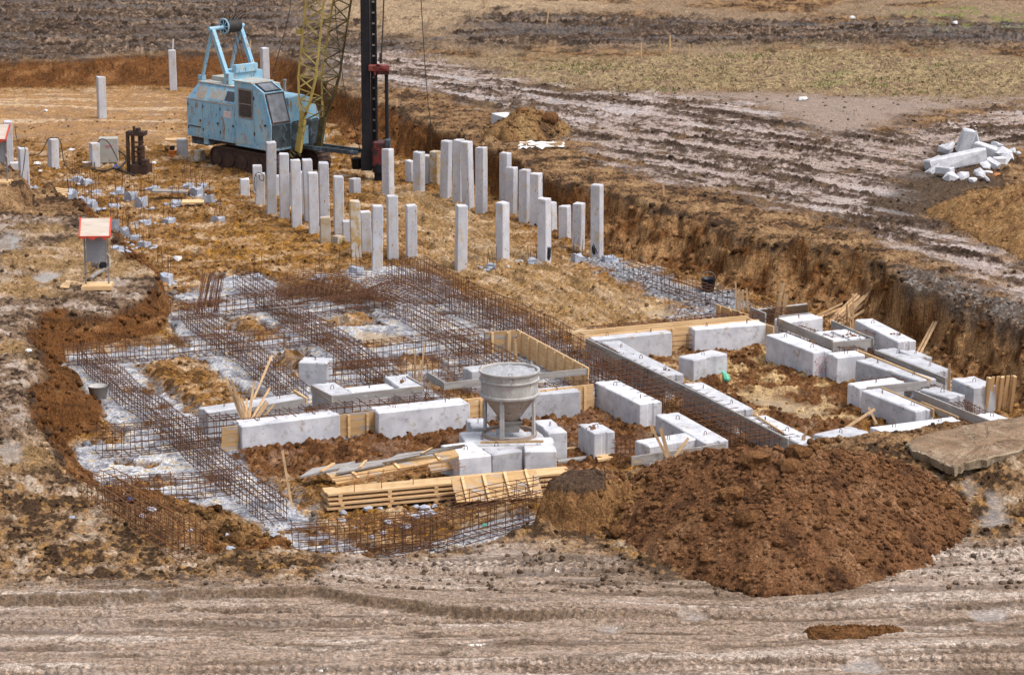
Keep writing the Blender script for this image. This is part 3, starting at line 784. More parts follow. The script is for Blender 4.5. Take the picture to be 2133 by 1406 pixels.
NR, NC = 1900, 1060
uy = np.linspace(1 / 40.0, 1 / 150.0, NR)
Ys = np.concatenate([[30, 34, 37, 39], 1 / uy, [155, 165, 180, 210, 260, 350, 500, 800, 1400, 2500]])
tx = np.concatenate([[-3, -1.6, -.9, -.6, -.45], np.linspace(-.36, -.20, 130)[:-1], np.linspace(-.20, .20, NC), np.linspace(.20, .36, 130)[1:], [.45, .6, .9, 1.6, 3]])
GX, GYY = np.meshgrid(tx, Ys)
GXX = (GX * GYY).astype(np.float32); GYY = GYY.astype(np.float32)
gzv, gcol, gwet = terrain(GXX, GYY)
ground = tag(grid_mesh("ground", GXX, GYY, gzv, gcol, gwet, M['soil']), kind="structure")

# ------------------------------------------------------------------ driven concrete piles
PILES = [  # x left, x right, y top, y base, turn (deg), material, label
 (500.6, 520.4, 372, 408, 8, 'pile', "short stub of a pile, leftmost of the cluster in front of the machine"),
 (526.5, 547.6, 344, 403, 8, 'pile', "pile half hidden behind the cable-hung pile left of the tallest spotted pile"),
 (531.6, 551, 361, 427, 8, 'pile', "low pile with a loop of black cable hung on its head"),
 (555.6, 576, 295, 448, 9, 'pile', "tallest mud-spotted pile, standing under the cab of the blue machine"),
 (568, 582, 366, 405, 8, 'pile', "small pile stub peeping out right behind the tallest mud-spotted pile"),
 (583, 603.7, 320, 458, 8, 'pile', "spotted pile just right of the tallest one below the cab"),
 (606, 620, 362, 432, 8, 'pile', "stub hidden behind the two mud-spotted piles right of the cab"),
 (608, 629, 332, 476, 9, 'pile', "white pile with a band of black specks, third right of the cab"),
 (619, 634, 358, 450, 8, 'pile', "pile mostly hidden behind the black-specked pile"),
 (633, 656, 333, 462, 10, 'pile', "clean grey pile behind the shorter white pile with a mud drip"),
 (643.6, 664.8, 359, 490, 9, 'pile', "white pile with a mud drip near its foot, in front of the clean grey one"),
 (666, 687, 338, 470, 9, 'pile', "pile with a brown mud splash high on its face, above a stub"),
 (666.6, 689, 452, 507, 9, 'muddy_pile', "knee-high stub with rusty mud smears at the foot of the splashed pile"),
 (694.8, 717.8, 367, 491, 9, 'pile', "stained pile standing apart between the splashed pile and the leaning row"),
 (727, 752, 371, 408, 38, 'pile', "short turned stub with a muddy corner, in front of the pile driver mast"),
 (690, 720.6, 491, 512, 40, 'muddy_pile', "nearly buried pile head with an ochre top"),
 (718, 731, 460, 505, 9, 'pile', "thin strip of a stub behind the yellow-stained front pile"),
 (730.7, 752.8, 418, 540, 8, 'muddy_pile', "yellow-stained pile at the left of the front row above the mesh heap"),
 (753.5, 773.5, 440, 529, 8, 'pile', "grey pile half hidden between the two stained piles of the front row"),
 (773.5, 798, 427, 566, 7, 'pile', "front pile with rings chalked in ochre, its foot nearest the viewer"),
 (806, 830.5, 407, 543, 11, 'pile', "tall pile beside the wide rebar cages, right of the ochre-ringed pile"),
 (844.6, 869.7, 426, 538, 13, 'pile', "pile with one dark hole in its face, behind the wide rebar cages"),
 (795.8, 822, 310, 414, 57, 'pile', "sharp-edged pile turned to its corner beside the pile driver hammer"),
 (860, 885.7, 316, 402.6, 60, 'pile', "pile with a brown streak down its edge, leftmost of the back group"),
 (851, 862, 334, 380, 50, 'pile', "low pile behind the left edge of the streaked pile"),
 (884, 898, 323, 386, 55, 'pile', "brown-edged pile just right behind the streaked pile"),
 (897, 918, 315, 390, 60, 'muddy_pile', "pile smeared with ochre mud over its whole top"),
 (917, 939.5, 293, 410, 65, 'pile', "clean pile with fine cross lines, between the smeared pile and the tallest pair"),
 (944, 965.5, 290, 422, 66, 'pile', "dark-flecked pile, left one of the tallest pair of the back group"),
 (962, 989, 295, 434, 58, 'pile', "wide-looking pile with a rough brown edge, right one of the tallest pair"),
 (990, 1015.6, 306, 443, 62, 'pile', "pile with a cream right face at the right end of the tall back group"),
 (1013, 1026, 328, 378, 62, 'pile', "grey stub behind the pile with a cream right face"),
 (1042, 1063.4, 318, 419, 60, 'pile', "pile with an ochre left edge at the foot of the cut bank"),
 (1054, 1076, 348, 448, 62, 'pile', "plain grey pile in front of the ochre-edged pile by the bank"),
 (1082, 1104, 353, 463, 64, 'pile', "middle pile of the three plain grey ones along the bank"),
 (1105, 1128.6, 361, 475, 64, 'pile', "rightmost of the three plain grey piles along the bank, behind the ochre-topped one"),
 (1118, 1150, 413, 547.6, 56, 'pile', "pile with an ochre patch at its top and black paint at its foot"),
 (1140, 1154.7, 420, 484, 56, 'pile', "narrow strip of pile behind the ochre-topped pile"),
 (1164, 1189.6, 428, 499.5, 66, 'pile', "low grey pile with dark cracks near the right end of the row"),
 (1191, 1218, 423, 526, 66, 'pile', "pile with a pale lump of concrete at its foot"),
 (1229.5, 1257.5, 384, 538, 66, 'pile', "tallest and rightmost pile, its foot daubed with black paint"),
 (945, 975, 427, 557, 17, 'pile', "lone pile with a muddy notch at its foot, in the middle of the rutted clay"),
 (1032, 1062, 421, 547, 47, 'pile', "lone pile with a cream right face, right of the notched one in the rutted clay"),
 (201, 224, 160, 249, 24, 'pile', "isolated clean pile on the scraped ground left of the machine"),
 (353.5, 369.5, 104, 190, 8, 'pile', "isolated pile against the far cut bank, left of the gantry"),
 (541.5, 565, 99, 186, 27, 'pile', "isolated pile against the far cut bank, between gantry and yellow boom"),
 (97.5, 126, 289, 354, 38, 'pile', "pile with a black cable draped over its head"),
 (38, 65, 308, 384, 24, 'pile', "left-hand leaning pile with a cable down its face"),
 (22, 41, 338, 371, 14, 'pile', "grey stub beside the left-hand leaning pile"),
 (6, 33, 252, 352, 12, 'pile', "tall pile behind the taped sheet-roofed stand at the left edge"),
 (187, 208, 297, 349, 30, 'pile', "pale pile pressed against the grey cabinet"),
 (369.8, 392, 290, 329, 40, 'pile', "pile under the rear overhang of the blue machine"),
 (407, 425, 313, 336, 55, 'muddy_pile', "mud-coated stump beside the crawler track"),
]
def pile_bm(h, tilt):
    b = MB()
    w = .15; c = .018
    prof = [(-w + c, -w), (w - c, -w), (w, -w + c), (w, w - c), (w - c, w), (-w + c, w), (-w, w - c), (-w, -w + c)]
    vs = []; n = 8
    zs = [-.5, h * .5, h - .025, h]
    for i, z in enumerate(zs):
        k = .93 if i == 3 else 1.0
        jz = [random.uniform(-.03, .008) if i >= 2 else 0 for _ in range(8)]
        vs += [(x * k + tilt[0] * z, y * k + tilt[1] * z, z + jz[j]) for j, (x, y) in enumerate(prof)]
    fs = [tuple(range(7, -1, -1)), tuple(range(n * 3, n * 4))]
    for r in range(3):
        fs += [(r * n + i, r * n + (i + 1) % n, r * n + n + (i + 1) % n, r * n + n + i) for i in range(n)]
    return b.add(vs, fs)
pile_objs = []
for (xl, xr, yt, yb, ph, mm, lab) in PILES:
    a = math.radians(ph)
    base = W((xl + xr) / 2, yb, 0.0)
    base.y += .15 * (abs(math.cos(a)) + abs(math.sin(a))) * .7
    base.x *= base.y / W((xl + xr) / 2, yb, 0.0).y
    h = RY((xl + xr) / 2, yt, base.y).z
    o = pile_bm(h, (random.gauss(0, .012), random.gauss(0, .014))).build("concrete_pile", M[mm])
    o.location = (base.x, base.y, 0); o.rotation_euler = (0, 0, a)
    tag(o, lab, "pile", "driven concrete piles")
    pile_objs.append(o)
def pile_by(s):
    return next(o for o in pile_objs if s in o["label"])
def daub(p, face, z0, z1, seed):
    """black paint brushed on the foot of a pile, 3 mm proud"""
    r = random.Random(seed); b = MB()
    for i in range(9):
        y = -.09 + i * .02 + r.uniform(-.01, .01)
        z = z0 + (z1 - z0) * r.uniform(0, .25); zt = z0 + (z1 - z0) * r.uniform(.6, 1)
        w = .016
        P = [(y - w, z), (y + w, z), (y + w + .03, zt), (y - w + .03, zt)]
        off = .1525 + .0012 * i
        if face == 'x': b.add([(-off, q[0], q[1]) for q in P], [(3, 2, 1, 0)])
        else: b.add([(q[0], -off, q[1]) for q in P], [(0, 1, 2, 3)])
    b.build("paint_daub", M['paint_black'], p)
daub(pile_by("foot daubed with black"), 'x', .10, .46, 1)
daub(pile_by("ochre patch at its top"), 'y', .02, .52, 2)

# ------------------------------------------------------------------ precast foundation blocks
def block_mesh(L, w, h, r):
    """precast block: rounded edges, a slot down both ends"""
    b = MB(); c = .018; g = min(.03, L * .1)
    pl = [(c, 0), (L - c, 0), (L, c), (L, w * .34), (L - g, w * .42), (L - g, w * .58), (L, w * .66), (L, w - c), (L - c, w), (c, w),
          (0, w - c), (0, w * .66), (g, w * .58), (g, w * .42), (0, w * .34), (0, c)]
    n = len(pl); vs = []
    for z, e in ((-.16, 0), (h * .5, 0), (h - .022, 0), (h, .02)):
        for x, y in pl:
            sx = e if x < L / 2 else -e; sy = e if y < w / 2 else -e
            vs.append((x + sx + r.uniform(-.004, .004), y + sy + r.uniform(-.004, .004), z + (r.uniform(-.006, .006) if z > h * .6 else 0)))
    fs = [tuple(range(n - 1, -1, -1)), tuple(range(3 * n, 4 * n))]
    for k in range(3):
        fs += [(k * n + i, k * n + (i + 1) % n, (k + 1) * n + (i + 1) % n, (k + 1) * n + i) for i in range(n)]
    return b.add(vs, fs)
def loop_mesh(x, y, z, r):
    a = r.uniform(0, 3.1); s = .036
    pts = []
    for i in range(9):
        t = math.pi * i / 8
        u = math.cos(t) * s
        pts.append((x + u * math.cos(a), y + u * math.sin(a), z + .05 + math.sin(t) * .04))
    pts = [(pts[0][0], pts[0][1], z - .02)] + pts + [(pts[-1][0], pts[-1][1], z - .02)]
    return MB().tube(pts, .0075, 5)
# (x0,y0)-(x1,y1): near top edge in the photo, width, height, z of the top, label
A_, B_ = 'A', 'B'
BLOCKS = [
 (503, 888, 709, 863, .58, .60, .58, "longest-looking block at the front left, beside the brown board end"),
 (788, 860, 979, 840, .58, .60, .58, "long block left of the concrete hopper, on brown soil"),
 (1013, 830, 1209.5, 814.6, .58, .60, .58, "long block standing right behind the concrete hopper"),
 (1238.3, 796, 1332, 842, .58, .60, .58, "block pointing at the viewer right of the hopper, corner against the orange board"),
 (1365, 863, 1467, 922, .58, .58, .56, "flat-topped block whose near end lies behind the grey front board with three stakes"),
 (1353, 930, 1463, 912, .58, .56, .54, "block behind three crossed stakes at the grey front board"),
 (1204, 883.6, 1237.3, 903, .50, .60, .60, "single cube-like block standing free on planks right of the hopper"),
 (432.7, 858.7, 634, 829, .50, .58, .56, "block behind the fan of wooden stakes at the left"),
 (621, 754.5, 681, 757, .58, .60, .58, "single pale block tilted between the rebar cages at the left"),
 (648.8, 800.6, 687, 825, .58, .58, .58, "block forming the left side of the three-sided enclosure left of the hopper"),
 (731, 817.5, 823, 808, .50, .52, .50, "sunken middle block of the three-sided enclosure left of the hopper"),
 (800.6, 783.7, 832.5, 808, .58, .58, .58, "block with a small rusty lump on top, right side of the three-sided enclosure"),
 (982, 774, 1040, 767, .50, .58, .56, "block corner showing behind the left rim of the hopper"),
 (1237, 708, 1400.5, 692, .50, .60, .58, "block along the back board of the right-hand room, at its left corner"),
 (1252, 712, 1297, 739, .50, .58, .56, "upper block of the left wall of the right-hand room"),
 (1297, 739.5, 1385, 783, .50, .58, .58, "block with a brown clod on top in the left wall of the right-hand room"),
 (1422, 799, 1527, 855, .50, .58, .58, "block half way down the left wall of the right-hand room, two loops on top"),
 (1555.5, 868.7, 1637, 910, .50, .58, .58, "block with a thin stick lying along its top"),
 (1640, 912, 1666, 924, .50, .56, .56, "small block end partly buried by the front heap, beside a stake"),
 (1446.6, 687, 1596.6, 675.6, .50, .60, .60, "dark-stained block along the back wall of the right-hand room"),
 (1413, 742, 1444.6, 750.6, 1.12, .60, .58, "single block lying loose inside the right-hand room beside green plastic"),
 (1595.6, 696.6, 1693.7, 735, .55, .62, .60, "block with columns of red writing on its near end"),
 (1743.5, 745, 1803, 739.5, .55, .60, .58, "squat block right of the one with red writing"),
 (1782, 750, 1916, 794, .50, .60, .58, "block along the middle wall behind the white-topped cross block"),
 (1790, 808, 1885, 795, .50, .60, .56, "cross block whose front board ends at the narrow cage, middle of the right side"),
 (1794.7, 813, 1907, 857, .50, .60, .58, "dark-stained block facing the loose planks at the right"),
 (1837, 900, 2008, 878.6, .50, .50, .50, "long block nearest the road bank at the right"),
 (1730.7, 915.6, 1810, 898.6, .58, .52, .52, "block half sunk in the soil left of the long one by the road bank"),
 (1639.7, 672, 1715, 661, .55, .58, .56, "block at the top of the outer row beneath the weathered leaning panel"),
 (1697, 690.5, 1736, 711, .50, .52, .50, "low block inside the small grey frame of the outer row"),
 (1731, 688, 1770, 706.5, .50, .54, .54, "block with crumbs of soil on top inside the small grey frame"),
 (1780, 665.6, 1870, 712, .50, .58, .56, "block at the foot of the bank with one clod on top"),
 (1862, 728, 1901, 738, .58, .55, .60, "tilted dark-topped block at the foot of the bank"),
 (1827.5, 728, 1945, 775, .50, .54, .52, "long block behind the grey edge board of the outer row"),
 (1915.6, 811, 1978, 829, .50, .58, .56, "block beside the round grey tub in the outer row"),
 (1982.5, 788, 2028, 808, .62, .64, .66, "rightmost block, behind the upright pallet"),
 (2029.5, 863, 2063.6, 877, .50, .50, .50, "block just showing over the road bank below the pallet"),
]
STACK = [  # stacked close together as a platform under the hopper
 (956, 954, 1023.7, 947, 1.15, .58, .58, "front left block of the platform under the hopper"),
 (1024.9, 946.5, 1088.4, 938.5, 1.1, .58, .58, "front middle block of the platform under the hopper, lightest face"),
 (1093, 940, 1159.7, 938.7, 1.1, .58, .58, "front right block of the platform under the hopper, rust spot at its corner"),
 (956.5, 900, 977.5, 935.5, .78, .58, .57, "left block of the platform with two loops and its long side showing"),
 (1024, 933, 1098, 927, 1.05, .58, .575, "platform block right under the near side of the hopper ring"),
 (1102, 927, 1155, 922, 1.1, .58, .575, "platform block right of the hopper ring, a thin stick at its near edge"),
 (984, 891, 1022, 889, .8, .58, .575, "back left block of the platform behind the hopper leg"),
 (1052, 907, 1099, 904, .9, .58, .58, "platform block in the middle under the hopper outlet"),
 (1142.5, 902, 1181.5, 899, 1.15, .58, .58, "right-hand block of the platform standing free of the others"),
]
def add_block(spec, group, n_loops=None):
    x0, y0, x1, y1, w, h, zt, lab = spec
    a, b = W(x0, y0, zt), W(x1, y1, zt)
    L = math.hypot(b.x - a.x, b.y - a.y); ang = math.atan2(b.y - a.y, b.x - a.x)
    r = random.Random(lab)
    t = thing("foundation_block", lab, "concrete block", (a.x, a.y, zt - h), ang, group)
    block_mesh(L, w, h, r).build("body", M['concrete'], t)
    n = n_loops if n_loops is not None else (2 if max(L, w) > 1.6 else 1)
    for k in range(n):
        if L >= w: p = ((L * (.22 if k == 0 else .78)) if n == 2 else L / 2, w / 2)
        else: p = (L / 2, w * .5)
        loop_mesh(p[0], p[1], h, r).build("lifting_loop", M['rebar'], t, smooth=True)
    return t, a, ang, L
block_things = {}
for s in BLOCKS:
    block_things[s[-1]] = add_block(s, "precast foundation blocks in the pit")
for s in STACK:
    block_things[s[-1]] = add_block(s, "blocks stacked as a platform under the hopper")
# tilt of the loose one
tb = block_things["tilted dark-topped block at the foot of the bank"][0]; tb.rotation_euler.x = math.radians(-9); tb.rotation_euler.y = math.radians(6)
# red handwriting on block ends: short strokes in columns
def scribble(t, L, w, h, cols, rows, face='end', seed=1):
    r = random.Random(seed); b = MB()
    for c in range(cols):
        for k in range(rows):
            if r.random() < .22: continue
            y = w * (.16 + .66 * c / max(1, cols - 1)); z = h * (.14 + .68 * k / rows)
            for q in range(3):
                y0, z0 = y + r.uniform(-.028, .028), z + r.uniform(-.02, .02); y1, z1 = y0 + r.uniform(-.03, .03), z0 + r.uniform(-.03, .03)
                e = .010
                X = L + .003 + .0006 * q if face == 'end' else -.003 - .0006 * q
                P = [(X, y0 - e, z0), (X, y0 + e, z0 + e), (X, y1 + e, z1 + e), (X, y1 - e, z1)]
                b.add(P, [(0, 1, 2, 3)])
    b.build("red_writing", M['red_ink'], t)
t, a, ang, L = block_things["block with columns of red writing on its near end"]
scribble(t, L, .55, .62, 5, 9, 'end', 3)
t, a, ang, L = block_things["dark-stained block along the back wall of the right-hand room"]
scribble(t, L, .5, .6, 3, 6, 'start', 5)
# a long block lying half buried on the upper ground, far away
zz = G(1023, 240).z + .42
t = thing("concrete_beam", "white concrete beam lying alone beside the muddy track, end in a soil heap", "concrete beam", W(1023, 236, zz) - Vector((0, 0, .42)), 0)
a, b = W(1022, 238, zz), W(1068, 253, zz)
t.rotation_euler.z = math.atan2(b.y - a.y, b.x - a.x)
MB().box(0, 2.3, 0, .62, -.3, .42, ch=.02).build("body", M['concrete'], t)
# crumbs of soil left on block tops
def crumbs(px, py, z, n, s, lab):
    p = W(px, py, z); b = MB()
    for i in range(n):
        b.lump((p.x + random.gauss(0, s), p.y + random.gauss(0, s * 1.3), z + .01 * (i % 2)), random.uniform(.02, .05), i + int(px))
    tag(b.build("soil_clod", M['clod']), lab, "clod")
M['clod'] = mat("loose_clod", (0.20, 0.10, 0.045), (0.12, 0.06, 0.03), 6, 0.95, None, .5)
crumbs(1387, 770, .58, 3, .03, "brown clod lying on a block of the room's left wall")
crumbs(1238, 890, .60, 14, .10, "scatter of soil crumbs on top of the cube-like block")
crumbs(1775, 698, .54, 16, .12, "scatter of soil crumbs on the block inside the grey frame")
crumbs(1866, 696, .57, 7, .05, "dark clod on top of the block at the foot of the bank")
crumbs(835, 796, .60, 3, .03, "small rusty lump on a block left of the hopper")

# ------------------------------------------------------------------ formwork boards and panels
def board(x0, y0, x1, y1, h, zt, mm, lab, battens=0, side=-1, thk=.04, name="formwork_board", bm_='wood', group="formwork boards along the foundation"):
    """upright board whose top edge runs between two photo points; battens on the near (-1) or far (+1) side"""
    a, b = W(x0, y0, zt), W(x1, y1, zt)
    L = math.hypot(b.x - a.x, b.y - a.y); ang = math.atan2(b.y - a.y, b.x - a.x)
    t = thing(name, lab, "formwork board", (a.x, a.y, zt - h), ang, group)
    rows = max(1, round(h / .17)); p = MB()
    for k in range(rows):
        p.box(random.uniform(-.02, .02), L + random.uniform(-.02, .02), random.uniform(-.003, .003), thk + random.uniform(-.003, .003), k * h / rows + .003, (k + 1) * h / rows - .003)
    p.build("board", M[mm], t)
    for k in range(battens):
        x = L * (k + .5) / battens
        y0_, y1_ = (-.045, -.004) if side < 0 else (thk + .004, thk + .045)
        MB().box(x - .03, x + .03, y0_, y1_, -.03, h - random.uniform(.0, .05)).build("batten", M[bm_], t)
    return t
BOARDS = [
 (1193, 690, 1557, 657.5, .5, .62, 'wood', "long fresh orange board along the back of the right-hand room"),
 (1216, 700, 1582, 665.5, .58, .62, 'wood', "second fresh board just behind the blocks of the room's back wall", 5, -1),
 (1219.8, 704.5, 1456, 819, .32, .64, 'wood_grey', "long pale edge board of the room's left wall, upper length"),
 (1457, 820, 1641, 914.5, .34, .64, 'wood_grey', "grey edge board of the room's left wall, lower length by the heap"),
 (1076.5, 686.5, 1224, 766, .58, .64, 'wood', "fresh plank wall with brown battens behind the hopper", 8, -1),
 (1009, 692, 1074, 688, .55, .60, 'wood_used', "stained panel of three planks left of the fresh plank wall", 2, -1),
 (1118, 778.5, 1224, 767.5, .15, .62, 'wood_grey', "short grey board closing the corner of the plank wall"),
 (888, 774, 925, 796.5, .17, .62, 'wood_grey', "grey board running toward the viewer left of the hopper"),
 (926, 797.5, 1008, 788, .17, .62, 'wood_grey', "grey board ending behind the hopper rim"),
 (690, 824.5, 881, 804, .17, .62, 'wood_grey', "grey front board of the three-sided enclosure"),
 (648, 802, 690, 824, .17, .64, 'wood_grey', "left edge board of the three-sided enclosure"),
 (845.6, 782, 879.5, 800.6, .17, .62, 'wood_grey', "right edge board of the three-sided enclosure beside three stakes"),
 (514, 850, 636, 829.5, .17, .60, 'wood_grey', "grey board in front of the block with the stake fan"),
 (611, 812, 637, 828.5, .15, .60, 'wood', "short edge strip right of the block with the stake fan"),
 (706, 864, 784, 855.5, .52, .55, 'wood_used', "yellowish panel with two battens between the two front-left blocks", 2, -1),
 (962, 833, 1014, 826, .55, .58, 'wood', "fresh panel between two blocks at the hopper's left leg", 2, -1),
 (1118.8, 813.5, 1237.3, 800, .58, .62, 'wood', "fresh orange panel right behind the block at the hopper's right", 3, -1),
 (461, 890, 496, 886, .55, .58, 'wood_used', "brown stained board end at the front left corner block"),
 (1316.6, 951, 1513, 923, .20, .60, 'wood_grey', "grey front board with three crossed stakes leaning over it"),
 (1491.5, 634, 1555.5, 655, .40, .60, 'wood_used', "short dark panel by the gravel under the first stake bundle", 3, -1),
 (1562, 639, 1594, 652.5, .30, .60, 'wood_grey', "grey board between the first and second stake bundles"),
 (1618, 662, 1733.5, 709, .22, .60, 'wood_grey', "grey edge board left of the outer row"),
 (1734, 713, 1819, 705.5, .22, .58, 'wood_grey', "grey cross board in front of the small frame"),
 (1730.7, 667, 1819, 705, .20, .60, 'wood_grey', "board along the right side of the small frame, stakes behind it"),
 (1624, 658.5, 1690, 651, .16, .60, 'wood_grey', "short grey board behind the top block of the outer row"),
 (1821.7, 728.5, 1970, 787, .18, .58, 'wood_grey', "long grey edge board of the outer row's lower block"),
 (1785, 728, 1938, 789.5, .12, .62, 'wood', "thin strip board along the middle wall"),
 (1807.5, 806, 1938, 792.5, .20, .60, 'wood_grey', "dark grey board in front of the cross block"),
 (1834.5, 806, 1944, 852, .20, .61, 'wood_used', "brown strip board behind the dark-stained block facing the planks"),
 (1904, 813, 2064, 877, .20, .58, 'wood_grey', "long grey edge board below the round tub at the right"),
 (1822, 912, 2015, 884.5, .14, .44, 'wood', "low fresh board along the road side of the long right block"),
 (1556, 662, 1610, 680, .4, .60, 'wood', "short fresh board at the corner behind the red-written block"),
]
for bd in BOARDS:
    board(*bd)
def panel(P, thk, mm, lab, battens=0, planks=3, name="wooden_formwork", group="formwork panels lying about", bm_='wood'):
    """free panel: P = four world corners (near-left, near-right, far-right, far-left of its upper face)"""
    P = [Vector(p) for p in P]
    o = P[0].copy()
    t = thing(name, lab, "formwork", o, 0, group)
    P = [p - o for p in P]
    lf = lambda u, v: (P[0] * (1 - u) + P[1] * u) * (1 - v) + (P[3] * (1 - u) + P[2] * u) * v
    b = MB()
    for k in range(planks):
        v0, v1 = k / planks + .006, (k + 1) / planks - .006
        b.slab4([lf(random.uniform(-.01, .01), v0), lf(1 + random.uniform(-.01, .01), v0), lf(1, v1), lf(0, v1)], thk)
    b.build("board", M[mm], t)
    n = (P[1] - P[0]).cross(P[3] - P[0]).normalized()
    for k in range(battens):
        u = (k + .5) / battens; e = .03 / max(.1, (P[1] - P[0]).length)
        c = MB(); c.slab4([lf(u - e, -.02) + n * .042, lf(u + e, -.02) + n * .042, lf(u + e, 1.02) + n * .042, lf(u - e, 1.02) + n * .042], .039)
        c.build("batten", M[bm_], t)
    return t
def qpts(q): return [W(*p) for p in q]
# the neat stack of four long panels
A0, A1 = W(688, 1030, .36), W(1190, 985, .36)
d_ = (A1 - A0); Ls = d_.length; d_.normalize(); nrm = Vector((-d_.y, d_.x, 0))
STK = ["top panel of the neat fresh timber stack in front of the hopper platform", "second panel from the top of the neat timber stack", "third panel from the top of the neat timber stack", "lowest panel of the neat timber stack"]
for k in range(4):
    zt = .36 - k * .095
    o = A0 + nrm * random.uniform(-.04, .04) + d_ * random.uniform(-.06, .06)
    t = thing("wooden_formwork", STK[k], "formwork", (o.x, o.y, zt), math.atan2(d_.y, d_.x), "neat stack of fresh formwork panels")
    b = MB()
    for j in range(3): b.box(random.uniform(-.04, .0), Ls + random.uniform(-.3, .1), j * .17, j * .17 + .165, -.042, 0)
    b.build("board", M['wood'], t)
    for x in (.25, 1.3, 2.3, 3.4, 4.5): MB().box(x - .04, x + .04, -.01, .52, -.088, -.046).build("batten", M['wood'], t)
panel([W(951, 1046, .12), W(1134, 1036, .12), W(1116, 977, .52), W(940, 997, .52)], .04, 'wood_used', "stained panel with four battens leaning on the right end of the timber stack", 4, 2)
panel([W(704, 1007, .45), W(957, 950, .62), W(945, 931, .78), W(679, 985, .55)], .04, 'wood_used', "used panel lying aslant on the heap of boards, pale battens on it", 3, 3)
panel([W(700, 985, .60), W(800, 966, .66), W(810, 955, .72), W(714, 968, .66)], .04, 'wood_grey', "middle grey panel of the overlapping boards behind the aslant panel", 1, 2)
panel([W(795, 963, .70), W(962, 930, .84), W(968, 925, .90), W(830, 945, .80)], .04, 'wood_grey', "dark panel edge reaching up to the hopper platform", 1, 2)
panel([W(624, 993, .30), W(715, 972, .46), W(740, 960, .46), W(650, 975, .34)], .04, 'wood_grey', "grey panel at the left tip of the board heap", 1, 2)
panel([W(900, 985, .22), W(962, 972, .26), W(955, 958, .34), W(890, 968, .30)], .04, 'wood_used', "dark stained panel end low down against the front left platform block", 0, 2)
panel([W(1582, 668, .05), W(1684, 655, .05), W(1682, 634, .42), W(1580, 646, .42)], .05, 'wood_grey', "wide weathered panel leaning behind the second stake bundle", 0, 3)
panel([W(1162, 962, .06), W(1246, 950, .06), W(1240, 946, .06), W(1160, 957, .06)], .05, 'wood_grey', "grey plank lying under the cube-like block", 0, 1)
panel([W(1246, 958, .10), W(1278, 952, .10), W(1270, 943, .10), W(1240, 947, .10)], .05, 'wood', "pale short plank end at the right of the cube-like block", 0, 1)
panel([W(1180, 936, .06), W(1206, 932, .06), W(1204, 928, .06), W(1178, 932, .06)], .05, 'wood', "short yellow plank left of the cube-like block", 0, 1)
_h = Vector((0, 0, .06))
panel([G(*q) + _h for q in ((125, 602), (144, 604), (147, 594), (132, 592))], .03, 'wood', "small square offcut left of the taped stand on the muddy platform", 0, 1)
panel([G(*q) + _h for q in ((134, 595), (178, 599), (178, 594), (138, 588))], .04, 'wood', "plank lying beside the taped stand on the muddy platform", 0, 1)
panel([W(318, 398, .25), W(392, 400, .25), W(392, 395, .25), W(318, 393, .25)], .05, 'wood_grey', "brown plank lying among the broken pile heads", 0, 1)
panel([W(378, 422, .2), W(425, 421, .2), W(425, 415, .2), W(380, 416, .2)], .05, 'wood', "yellow plank beside the rightmost broken pile heads", 0, 1)
panel([W(345, 292, .5), W(390, 293, .5), W(388, 287, .5), W(344, 288, .5)], .04, 'wood', "short plank lying on the pile behind the machine's tail", 0, 1)

